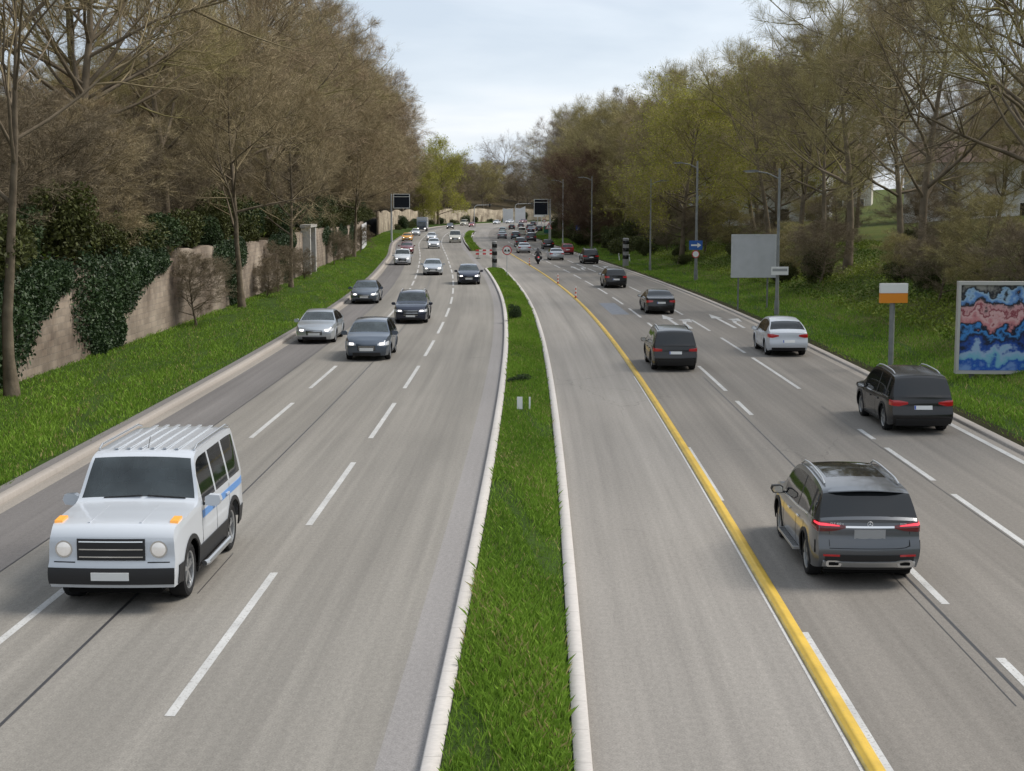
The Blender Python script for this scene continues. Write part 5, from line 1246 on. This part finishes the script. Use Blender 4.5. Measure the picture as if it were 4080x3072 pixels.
rad = [(.19, .14), (.17, .13), (.20, .14), (.19, .12), .06, .07, .11, .085, .065, .05, .11, .085, .065, .05, .085, .062, .045, .04, .085, .062, .045, .04]
skin_body('body', pts, ed, rad, mat('rider_clothes', (.022, .022, .026), .75, var=.2), ri)
m = MB(); m.lathe([(0, .16), (.07, .145), (.115, .10), (.135, .03), (.13, -.05), (.11, -.11), (.07, -.13)], 20, 'z', 0, (0, .42, 1.70)); m.build('helmet', mat('helmet_grey', (.10, .10, .11), .25, coat=.6), ri, 60)
m = MB(); m.lathe([(.128, .05), (.139, .02), (.136, -.04), (.12, -.07)], 20, 'z', 0, (0, .427, 1.70)); m.v = [(x, y if y > .44 else .44, z) for x, y, z in m.v]; m.build('visor', M_glass, ri, 60)
for sg in (-1, 1):
    m = MB()
    for k in range(5):
        x = sg * (.37 + .018 * k); m.tube([(x, .90, 1.09), (x, .965, 1.10), (x, .975, 1.075), (x, .94, 1.055)] if k else [(sg * .34, .90, 1.06), (sg * .355, .93, 1.04), (sg * .375, .95, 1.05)], [.012, .011, .010, .008][:4 if k else 3], 6)
    m.box((sg * .40, .90, 1.085), (.09, .08, .035)); m.build('glove', mat('glove', (.02, .02, .02), .8), ri, 60)
# ---------------------------------------------------------------- street furniture
M_galv = mat('galvanised_steel', (.46, .47, .47), .55, .15, var=.12, vscale=4)
M_galvw = mat('weathered_pole', (.20, .21, .205), .65, .1, var=.2, vscale=3)
M_galvd = mat('weathered_steel', (.17, .175, .17), .6, .35, var=.15, vscale=4)
M_signw = mat('sign_white', (.72, .72, .70), .45)
M_signr = mat('sign_red', (.50, .030, .035), .4)
M_signb = mat('sign_blue', (.02, .10, .36), .4)
M_signk = mat('sign_black', (.012, .012, .012), .5)
M_signback = mat('sign_back_grey', (.33, .34, .34), .5, .3)
M_yel = worn_paint('divider_yellow', (.58, .38, .04), (.34, .25, .09), .36, .6)
M_yeld = mat('divider_yellow_worn', (.42, .32, .10), .65, var=.25, vscale=3)
M_orange = mat('orange_plastic', (.70, .24, .015), .45)

# raised yellow lane divider
ts = np.arange(-6, 106, .25)
prof = [(-.11, .0, 1), (-.105, .018, 1), (-.080, .024, 1), (-.072, .034, 0), (-.036, .036, 0), (-.030, .046, 0), (.026, .046, 0), (.032, .036, 0), (.068, .034, 0), (.076, .026, 0), (.105, .018, 0), (.11, .0, 0)]
V = np.stack([P(4.02 + p[0], ts, p[1] + .002) for p in prof], 1).reshape(-1, 3); nP = len(prof)
F = [(i * nP + j, i * nP + j + 1, (i + 1) * nP + j + 1, (i + 1) * nP + j) for i in range(len(ts) - 1) for j in range(nP - 1)]
MI = [1 if j < 2 else 0 for i in range(len(ts) - 1) for j in range(nP - 1)]
tag(link('lane_divider', np_mesh('lane_divider', V, F, mi=MI), [M_yel, M_yeld]), 'long raised yellow divider strip curving along the right roadway', 'lane divider')
for t, l in ((48.6, 'nearest red and white post standing on the yellow divider'), (57.8, 'middle red and white post of the three on the yellow divider'), (76.5, 'farthest red and white post on the yellow divider')):
    b = empty('delineator_post', pt(4.02, t, .08)); tag(b, l, 'post', 'red and white posts on the divider')
    m = MB(); m.lathe([(0, .02), (.13, .02), (.13, 0)], 16); m.build('foot', M_signk, b)
    m = MB(); n_ = 6
    for k in range(n_): m.cyl((0, 0, .02 + k * .125), (0, 0, .02 + (k + 1) * .125), .062 - k * .006, .062 - (k + 1) * .006, 12, k % 2)
    m.build('body', [mat('post_red', (.62, .09, .03), .5), M_signw], b, 60)

def lamp_post(o, t, h, arm, label, group=None, z=None, r=.085, pm_=None):
    pm_ = pm_ or M_galvw
    b = empty('street_lamp', pt(o, t, terrain(o) - .05 if z is None else z), head(t)); tag(b, label, 'street lamp', group)
    m = MB(); m.cyl((0, 0, 0), (0, 0, .9), r * 1.35, r * 1.3, 12); m.cyl((0, 0, .9), (0, 0, h), r, r * .6, 12); m.build('pole', pm_, b, 50)
    m = MB(); m.tube([(0, 0, h - .55), (arm * .5, 0, h - .25), (arm, 0, h - .15)], .035, 8); m.build('arm', pm_, b, 50)
    m = MB(); s = math.copysign(1, arm); m.prism([(arm - s * .15, h - .20), (arm + s * .62, h - .17), (arm + s * .68, h - .12), (arm + s * .1, h - .06), (arm - s * .15, h - .10)], 'y', -.12, .12); m.build('lamp_head', M_galvd, b, 40)
    m = MB(); m.box((arm + s * .3, 0, h - .20), (.5, .18, .02)); m.build('lens', M_lampo, b)
    return b
gl = 'street lamps along the right kerb'
lamp_post(13.75, 113.4, 9.9, -1.2, 'tall slim grey street lamp with arm to the left, behind the red car', gl, None, .085, M_galv)
lamp_post(13.9, 93, 9.6, -1.1, 'grey street lamp standing among the dark shrubs behind the black SUV', gl)
lamp_post(14.1, 68.4, 8.4, 1.0, 'grey street lamp with its head toward the trees, left of the blue sign', gl)
lamp_post(15.0, 58.4, 9.4, -1.3, 'thick grey street lamp carrying the blue sign', gl, None, .12)
lamp_post(13.9, 39.9, 8.0, -1.3, 'grey street lamp right of the white notice board', gl, None, .10)
def plate(name, poly, t_, mats, label, cat, loc, rz, extra=None, group=None):
    """flat sign: polygon (x,z) facing -y"""
    b = empty(name, loc, rz); tag(b, label, cat, group); m = MB(); m.prism(poly, 'y', 0, t_, 0); m.build('panel', mats[0], b)
    if extra: extra(b)
    return b
def arrow_mark(m, y, s=1.0):
    m.prism([(-.30 * s, -.05 * s), (.10 * s, -.05 * s), (.10 * s, -.16 * s), (.34 * s, 0), (.10 * s, .16 * s), (.10 * s, .05 * s), (-.30 * s, .05 * s)], 'y', y - .004, y, 0)
def e1(b):
    m = MB(); arrow_mark(m, 0, 1.25); m.build('arrow', M_signw, b)
L3 = pt(15.0, 58.4, 0)
plate('direction_sign', [(-.52, -.36), (.52, -.36), (.52, .36), (-.52, .36)], .02, [M_signb], 'blue sign with white arrow fixed to the thick street lamp', 'sign', (L3[0] - .05, L3[1] - .16, 3.0), 0, e1)
def disc(n=28, r=.3, cx=0, cz=0): return [(cx + r * math.cos(2 * math.pi * k / n), cz + r * math.sin(2 * math.pi * k / n)) for k in range(n)]
def e2(b):
    m = MB(); m.prism(disc(28, .235), 'y', -.006, -.001); m.build('face', M_signw, b)
plate('round_sign', disc(28, .30), .02, [M_signr], 'round white sign with red rim right below the blue arrow sign', 'sign', (L3[0] - .05, L3[1] - .16, 2.3), 0, e2)
L4 = pt(13.9, 39.9, 0)
def e3(b):
    m = MB(); m.prism([(-.40, .12), (.40, .12), (.40, -.02), (-.40, -.02)], 'y', -.006, -.001); m.build('face', M_signback, b)
plate('small_board', [(-.46, -.22), (.46, -.22), (.46, .22), (-.46, .22)], .06, [M_signw], 'small whitish board fixed low on the lamp right of the notice board', 'sign', (L4[0] + .1, L4[1] - .16, 2.6), 0, e3)
# white notice board
b = empty('notice_board', pt(13.6, 42.8, .05), head(42.8)); tag(b, 'large white notice board on two posts in the right verge', 'board')
m = MB(); m.box((0, 0, 3.15), (2.45, .10, 2.35)); m.build('panel', mat('board_white', (.44, .45, .46), .5, var=.08, vscale=1.5), b)
m = MB()
for x, z, dx, dz in [(0, 4.36, 2.6, .08), (0, 1.94, 2.6, .08), (-1.26, 3.15, .08, 2.34), (1.26, 3.15, .08, 2.34)]: m.box((x, -.005, z), (dx, .13, dz))
m.build('frame', M_galv, b)
for x in (-.85, .85):
    m = MB(); m.cyl((x, .10, 0), (x, .10, 3.9), .05, n=10); m.build('post', M_galvd, b, 50)
# blank variable message displays
def display(name, loc, rz, zb_, wd, ht, side_, label):
    b = empty(name, loc, rz); tag(b, label, 'display'); x0 = 0 if side_ == 0 else side_
    m = MB(); m.cyl((side_ * (wd / 2 + .33), .12, 0), (side_ * (wd / 2 + .33), .12, zb_ + ht), .16, .13, 14); m.build('pole', M_galv, b, 50)
    m = MB()
    for z in (zb_ + .25, zb_ + ht - .3): m.cyl((side_ * (wd / 2 + .33), .12, z), (side_ * wd * .3, .12, z), .05)
    m.build('bracket', M_galvd, b, 50)
    m = MB(); m.box((0, 0, zb_ + ht / 2), (wd, .22, ht)); m.build('panel', mat('display_black', (.012, .015, .022), .7, 0, .2), b)
    m = MB(); f = .10
    for x, z, dx, dz in [(0, zb_ + ht - f / 2, wd, f), (0, zb_ + f / 2, wd, f), (-wd / 2 + f / 2, zb_ + ht / 2, f, ht - 2 * f), (wd / 2 - f / 2, zb_ + ht / 2, f, ht - 2 * f), (0, zb_ + ht * .80, wd - 2 * f, .08)]: m.box((x, -.03, z), (dx, .26, dz))
    m.build('frame', M_signw, b)
q = pt(13.2, 129.4, 0); display('message_display', (q[0] - .75, q[1], 0), 0, 4.4, 2.45, 2.75, 1, 'blank black traffic display with white frame on a grey pole at the right')
q = pt(-12.6, 124, 0.1); display('message_display', (q[0] + 2.9, q[1], .1), .12, 5.5, 2.7, 2.35, -1, 'blank dark traffic display before the trees above the left verge')
def post_sign(name, o, t, h, label, cat, face, rz=None, r=.035):
    b = empty(name, pt(o, t, max(0, terrain(o)) - .02 if abs(o) > 2 else .1), head(t) if rz is None else rz); tag(b, label, cat); m = MB(); m.cyl((0, .03 + max(0, r - .05), 0), (0, .03 + max(0, r - .05), h), r, n=10); m.build('post', M_galvw if r > .05 else M_galv, b, 50); face(b); return b
def f_tri(b):
    s = .63
    def tri(s, z, y0, y1, mm, nm):
        m = MB(); m.prism([(-s, z - s * .58), (s, z - s * .58), (0, z + s * 1.15)], 'y', y0, y1); m.build(nm, mm, b)
    tri(.63, 2.35, -.01, .01, M_signr, 'panel'); tri(.46, 2.35, -.018, -.011, M_signw, 'face')
    m = MB(); m.prism([(-.05, 2.28), (.05, 2.28), (.06, 2.66), (-.06, 2.66)], 'y', -.024, -.019); m.prism(disc(12, .055, 0, 2.19), 'y', -.024, -.019); m.build('symbol', M_signk, b)
post_sign('warning_sign', 13.6, 128.0, 2.9, 'red rimmed warning triangle beside the pole of the blank display', 'sign', f_tri)
def f_round(b):
    m = MB(); m.prism(disc(32, .40, 0, 2.2), 'y', -.01, .01); m.build('rim', M_signr, b)
    m = MB(); m.prism(disc(32, .315, 0, 2.2), 'y', -.018, -.011); m.build('face', M_signw, b)
    m = MB()
    for x in (-.14, .15):
        m.prism([(x - .10, 2.10), (x + .10, 2.10), (x + .10, 2.19), (x + .07, 2.20), (x + .05, 2.29), (x - .05, 2.29), (x - .07, 2.20), (x - .10, 2.19)], 'y', -.024, -.019); m.prism([(x - .09, 2.07), (x - .05, 2.07), (x - .05, 2.1), (x - .09, 2.1)], 'y', -.024, -.019); m.prism([(x + .05, 2.07), (x + .09, 2.07), (x + .09, 2.1), (x + .05, 2.1)], 'y', -.024, -.019)
    m.build('symbol', M_signk, b)
post_sign('round_sign', .50, 63.6, 2.5, 'round red rimmed sign with two small cars on the tip of the median', 'sign', f_round, 0)
def f_blue(b):
    m = MB(); m.prism([(-.34, 2.15), (.34, 2.15), (.34, 3.0), (-.34, 3.0)], 'y', -.01, .01); m.build('panel', M_signb, b)
    m = MB(); m.prism([(x, 2.57 + z) for x, z in ((-.2, -.25), (-.05, -.25), (.2, .1), (.2, .28), (.02, .28), (.06, .16))], 'y', -.018, -.011); m.build('symbol', M_signw, b)
    m = MB(); m.prism([(-.30, 1.75), (.30, 1.75), (.30, 2.08), (-.30, 2.08)], 'y', -.01, .01); m.build('lower_plate', M_signw, b)
post_sign('blue_sign', 15.4, 109.9, 3.0, 'small blue sign with white plate under it in the shrubs', 'sign', f_blue)
def f_small(b):
    m = MB(); m.prism(disc(24, .38, 0, 2.6), 'y', -.01, .01); m.build('rim', M_signr, b); m = MB(); m.prism(disc(24, .28, 0, 2.6), 'y', -.018, -.011); m.build('face', M_signw, b)
post_sign('round_sign', 14.6, 165, 2.9, 'distant round red rimmed sign by the green cabinet', 'sign', f_small)
def f_orange(b):
    m = MB(); m.box((0, 0, 2.95), (1.05, .16, .36)); m.build('upper_panel', M_signw, b, 30); m = MB(); m.box((0, 0, 2.58), (1.05, .16, .36)); m.build('lower_panel', M_orange, b, 30)
post_sign('post_box_sign', 13.7, 27.2, 3.1, 'small sign half white and half orange on a post in the right verge', 'sign', f_orange, .1, .10)
# speed enforcement columns
def column(o, t, h, r, label, z):
    b = empty('speed_column', pt(o, t, z)); tag(b, label, 'speed camera', 'striped speed columns')
    m = MB(); m.lathe([(r, 0), (r, h), (r * .8, h + .05), (0, h + .06)], 24); m.build('housing', mat('column_grey', (.23, .23, .225), .5), b, 40)
    for k in range(3):
        m = MB(); z0 = h - .35 - k * .72; m.lathe([(r + .008, z0 - .20), (r + .012, z0 - .19), (r + .012, z0 + .15), (r + .008, z0 + .16)], 24); m.build('dark_band', mat('column_glass', (.01, .011, .012), .12), b, 40)
column(13.15, 73.5, 2.8, .30, 'grey column with black bands in the grass by the right kerb', .05)
column(.05, 71.9, 2.5, .24, 'slim grey column with black bands on the nose of the median', .12)
# red and white barrier in the gap of the median
b = empty('barrier', pt(.3, 86.5), .35); tag(b, 'low red and white barrier boards standing in the gap of the median', 'barrier')
for z in (.55, .95):
    m = MB()
    for k in range(6): m.box((-1.05 + k * .42, 0, z), (.42, .04, .18), k % 2)
    m.build('board', [M_signr, M_signw], b)
for x in (-.95, .95):
    m = MB(); m.cyl((x, .04, 0), (x, .04, 1.1), .03); m.box((x, .04, .05), (.3, .7, .1)); m.build('foot', M_galvd, b)
# billboard
b = empty('billboard', pt(16.5, 24.6, .1), R(-4)); tag(b, 'large billboard with blue, black and pink poster at the right edge', 'billboard')
bw, z0, z1 = 3.7, .35, 3.45
m = MB(); m.box((0, .06, (z0 + z1) / 2), (bw, .22, z1 - z0)); m.build('case', M_signback, b)
m = MB()
for x, z, dx, dz in [(0, z1 - .04, bw + .1, .12), (0, z0 + .03, bw + .1, .10), (-bw / 2, (z0 + z1) / 2, .09, z1 - z0 - .18), (bw / 2, (z0 + z1) / 2, .09, z1 - z0 - .18)]: m.box((x, -.03, z), (dx, .30, dz))
m.build('frame', mat('frame_grey', (.45, .44, .42), .45, .3), b)
pmat = bpy.data.materials.new('poster'); pmat.use_nodes = True; t = pmat.node_tree; pb = t.nodes['Principled BSDF']; pb.inputs['Roughness'].default_value = .25
tcn = t.nodes.new('ShaderNodeTexCoord'); sp = t.nodes.new('ShaderNodeSeparateXYZ'); t.links.new(tcn.outputs['Object'], sp.inputs[0])
nn = t.nodes.new('ShaderNodeTexNoise'); nn.inputs['Scale'].default_value = 2.1; nn.inputs['Detail'].default_value = 4; t.links.new(tcn.outputs['Object'], nn.inputs['Vector'])
ma = t.nodes.new('ShaderNodeMath'); ma.operation = 'MULTIPLY_ADD'; ma.inputs[1].default_value = 2.0; t.links.new(nn.outputs[0], ma.inputs[0]); t.links.new(sp.outputs[2], ma.inputs[2])
mr = t.nodes.new('ShaderNodeMapRange'); mr.inputs['From Min'].default_value = z0 + 1.0; mr.inputs['From Max'].default_value = z1 + 1.0; t.links.new(ma.outputs[0], mr.inputs[0])
rp = t.nodes.new('ShaderNodeValToRGB'); rp.color_ramp.interpolation = 'EASE'; t.links.new(mr.outputs[0], rp.inputs[0]); els = rp.color_ramp.elements
els[0].position = 0; els[0].color = (.16, .28, .55, 1); els[1].position = 1; els[1].color = (.30, .29, .27, 1)
for p_, c_ in [(.10, (.02, .09, .40, 1)), (.17, (.18, .42, .55, 1)), (.26, (.30, .42, .60, 1)), (.32, (.02, .07, .32, 1)), (.40, (.015, .02, .05, 1)), (.46, (.05, .22, .55, 1)), (.51, (.01, .012, .03, 1)), (.56, (.52, .20, .22, 1)), (.63, (.62, .38, .38, 1)), (.67, (.25, .05, .07, 1)), (.71, (.55, .30, .31, 1)), (.76, (.012, .012, .02, 1)), (.82, (.12, .26, .55, 1)), (.87, (.30, .45, .62, 1)), (.91, (.015, .015, .025, 1))]:
    e = els.new(p_); e.color = c_
t.links.new(rp.outputs[0], pb.inputs['Base Color'])
m = MB(); m.box((0, -.065, (z0 + z1) / 2), (bw - .12, .02, z1 - z0 - .2)); m.build('poster', pmat, b)
for x in (-1.3, 1.3):
    m = MB(); m.box((x, .1, .15), (.16, .16, .5)); m.build('leg', M_galvd, b)
# gateway and white hoarding in the left wall
b = empty('gateway', pt(-16.3, 63.5, .3), head(63.5)); tag(b, 'pale grey gateway frame with dark door set in the stone wall', 'gate')
for y in (-2.4, 2.6):
    m = MB(); m.box((0, y, 2.0), (.75, .75, 4.0)); m.build('pillar', mat('pale_concrete', (.40, .39, .37), .8, var=.15), b)
m = MB(); m.box((0, .1, 4.1), (.9, 6.0, .22)); m.build('lintel', mat('pale_concrete', (.40, .39, .37)), b)
m = MB(); m.box((-.1, .1, 1.98), (.2, 4.25, 3.95)); m.build('door', mat('door_dark_red', (.06, .035, .03), .7, var=.2), b)
b = empty('hoarding', pt(-16.2, 97, .3)); tag(b, 'plain white hoarding panels standing against the left wall at the bend', 'hoarding')
for k in range(4):
    a = np.array(pt(-16.2, 97 + k * 3.2, 0)); c = np.array(pt(-16.2, 97 + (k + 1) * 3.2 - .06, 0)); mid = (a + c) / 2 - np.array(b.location) * [1, 1, 0]; d = c - a
    m = MB(); m.box((mid[0], mid[1], 1.75), (float(np.linalg.norm(d)), .08, 3.2), 0, Matrix.Rotation(math.atan2(d[1], d[0]), 3, 'Z')); m.build('panel', mat('hoarding_white', (.60, .61, .62), .6, var=.06, vscale=.8), b)
# small plates and posts in the grass
for dx, wd, l in ((-.12, .16, 'wider of two small white marker plates in the median grass'), (.17, .05, 'narrow white marker stake in the median grass')):
    b = empty('marker', pt(-.08 + dx, 20.8, .1)); tag(b, l, 'marker'); m = MB(); m.box((0, 0, .30), (wd, .02, .36)); m.build('plate', M_signw, b); m = MB(); m.cyl((0, .02, -.05), (0, .02, .4), .012); m.build('stake', M_galvd, b)
for k in range(3):
    b = empty('guide_post', pt(14.3 + .35 * k, 80.5 - k * .8, terrain(14.5) - .03)); tag(b, 'short white stake leaning in the grass behind the striped speed column', 'stake', 'white stakes in the right grass')
    m = MB(); m.prism([(-.06, 0), (.06, 0), (-.06, .85), (-.16, .85)], 'y', -.03, .03, 0); m.build('stake', M_signw, b); m = MB(); m.prism([(-.098, .6), (.012, .6), (.0, .7), (-.11, .7)], 'y', -.034, -.031, 0); m.build('band', M_signk, b)
# far junction
def mast(loc, rz, h, arm, label, heads):
    b = empty('signal_mast', loc, rz); tag(b, label, 'traffic light', 'signal masts at the far junction'); pts = [(0, 0, 0), (0, 0, h - 1.2), (.15 * arm / abs(arm), 0, h - .5), (.7 * arm / abs(arm), 0, h - .1), (arm, 0, h)]
    m = MB(); m.tube(pts, [.12, .10, .09, .08, .06], 10); m.build('mast_arm', M_galv, b, 50)
    for x in heads:
        m = MB(); m.box((x, -.1, h - .15), (.38, .25, 1.05))
        for k in range(3): m.cyl((x, -.23, h + .18 - k * .33), (x, -.36, h + .18 - k * .33), .12, n=10)
        hd = m.build('signal_head', M_signk, b)
mast((-10.2, float(T(205)), 0), 0, 6.2, 4.6, 'left signal mast with curved arm before the beige wall', [4.2])
mast((1.0, float(T(240)), 0), 0, 6.6, 5.6, 'right signal mast with curved arm before the white hoarding', [5.3])
b = empty('direction_board', (8.6, float(T(236)), 0), 0); tag(b, 'white direction board on two posts beyond the queue', 'sign')
m = MB(); m.box((0, 0, 4.0), (3.6, .12, 3.0)); m.build('panel', M_signw, b)
m = MB(); m.prism([(-1.2, 3.0), (-1.0, 3.0), (-1.0, 4.6), (.2, 4.6), (.2, 4.8), (-1.2, 4.8)], 'y', -.075, -.061); m.prism([(.3, 3.4), (1.3, 3.4), (1.3, 3.55), (.3, 3.55)], 'y', -.075, -.061); m.build('symbol', M_signk, b)
for x in (-.6, .6):
    m = MB(); m.cyl((x, .14, 0), (x, .14, 5.2), .12, n=10); m.build('post', M_galv, b, 50)
b = empty('hoarding', (1.2, float(T(262)), 0), -.1); tag(b, 'tall white hoarding at the far junction behind the right signal mast', 'hoarding')
for k, (x, h) in enumerate(((-2.6, 5.0), (1.6, 5.2))):
    m = MB(); m.prism([(x - 1.8, 0), (x + 1.8, 0), (x + 1.8, h + .5 * k), (x, h - .25), (x - 1.8, h)], 'y', 0, .15); m.build('panel', mat('hoarding_white', (.6, .61, .62)), b)
b = empty('cabinet', pt(15.2, 157, .1), head(157)); tag(b, 'green cabinet standing in the grass right of the queue', 'cabinet')
m = MB(); m.box((0, 0, .95), (1.1, .5, 1.3)); m.build('box', mat('cabinet_green', (.02, .14, .11), .5), b); m = MB(); m.prism([(-.6, 1.6), (.6, 1.6), (.55, 1.7), (-.55, 1.7)], 'y', -.3, .3); m.build('lid', mat('cabinet_lid', (.03, .20, .16), .5), b); m = MB(); m.box((0, 0, .15), (.9, .4, .3)); m.build('base', M_galvd, b)
# houses behind the right bank
def house(loc, rz, dx, dy, h, rows, cols, wallc, label, gable=2.2):
    b = empty('house', loc, rz); tag(b, label, 'house'); m = MB(); m.box((0, 0, h / 2), (dx, dy, h)); m.build('wall', wallc, b)
    m = MB(); m.prism([(-dy / 2 - .4, h), (dy / 2 + .4, h), (0, h + gable)], 'x', -dx / 2 - .4, dx / 2 + .4); m.build('roof', mat('roof_tile', (.10, .06, .045), .8, var=.25, vscale=3), b)
    for r_ in range(rows):
        for c_ in range(cols):
            x = -dx / 2 + dx * (c_ + .5) / cols; z = h * (r_ + .5) / rows
            m = MB(); m.box((x, -dy / 2 - .03, z), (1.25, .1, 1.45)); f = m.build('window', M_signw, b); m = MB(); m.box((x, -dy / 2 - .085, z), (1.05, .02, 1.25)); m.build('pane', M_glass, f)
            if c_ % 2 == 0:
                yy = 0; m = MB(); m.box((-dx / 2 - .03, (r_ - .5) * 2, z), (.1, 1.25, 1.45)); m.build('window', M_signw, b)
wW = mat('render_white', (.66, .66, .65), .85, var=.06, vscale=.7)
house((31, float(T(92)), 3.4), R(-18), 15, 10, 6.5, 2, 5, wW, 'white house with brown roof behind the bare trees above the notice board')
house((46, float(T(74)), 4.2), R(-25), 13, 9, 6.0, 2, 4, wW, 'white house partly hidden by trees at the right, nearer than the other')
house((48, float(T(118)), 5), R(-15), 16, 10, 8.5, 3, 5, mat('render_cream', (.5, .47, .40), .85, var=.06), 'cream house far up the right slope behind the trees')

# ---------------------------------------------------------------- bring everything to metres (a car is 1.0 again): one common scale about the world origin
S_ = 1 / VS
for o in list(SC.objects):
    if o.parent is None and o.type not in ('LIGHT',):
        o.location = o.location * S_
        if o.type != 'CAMERA': o.scale = o.scale * S_
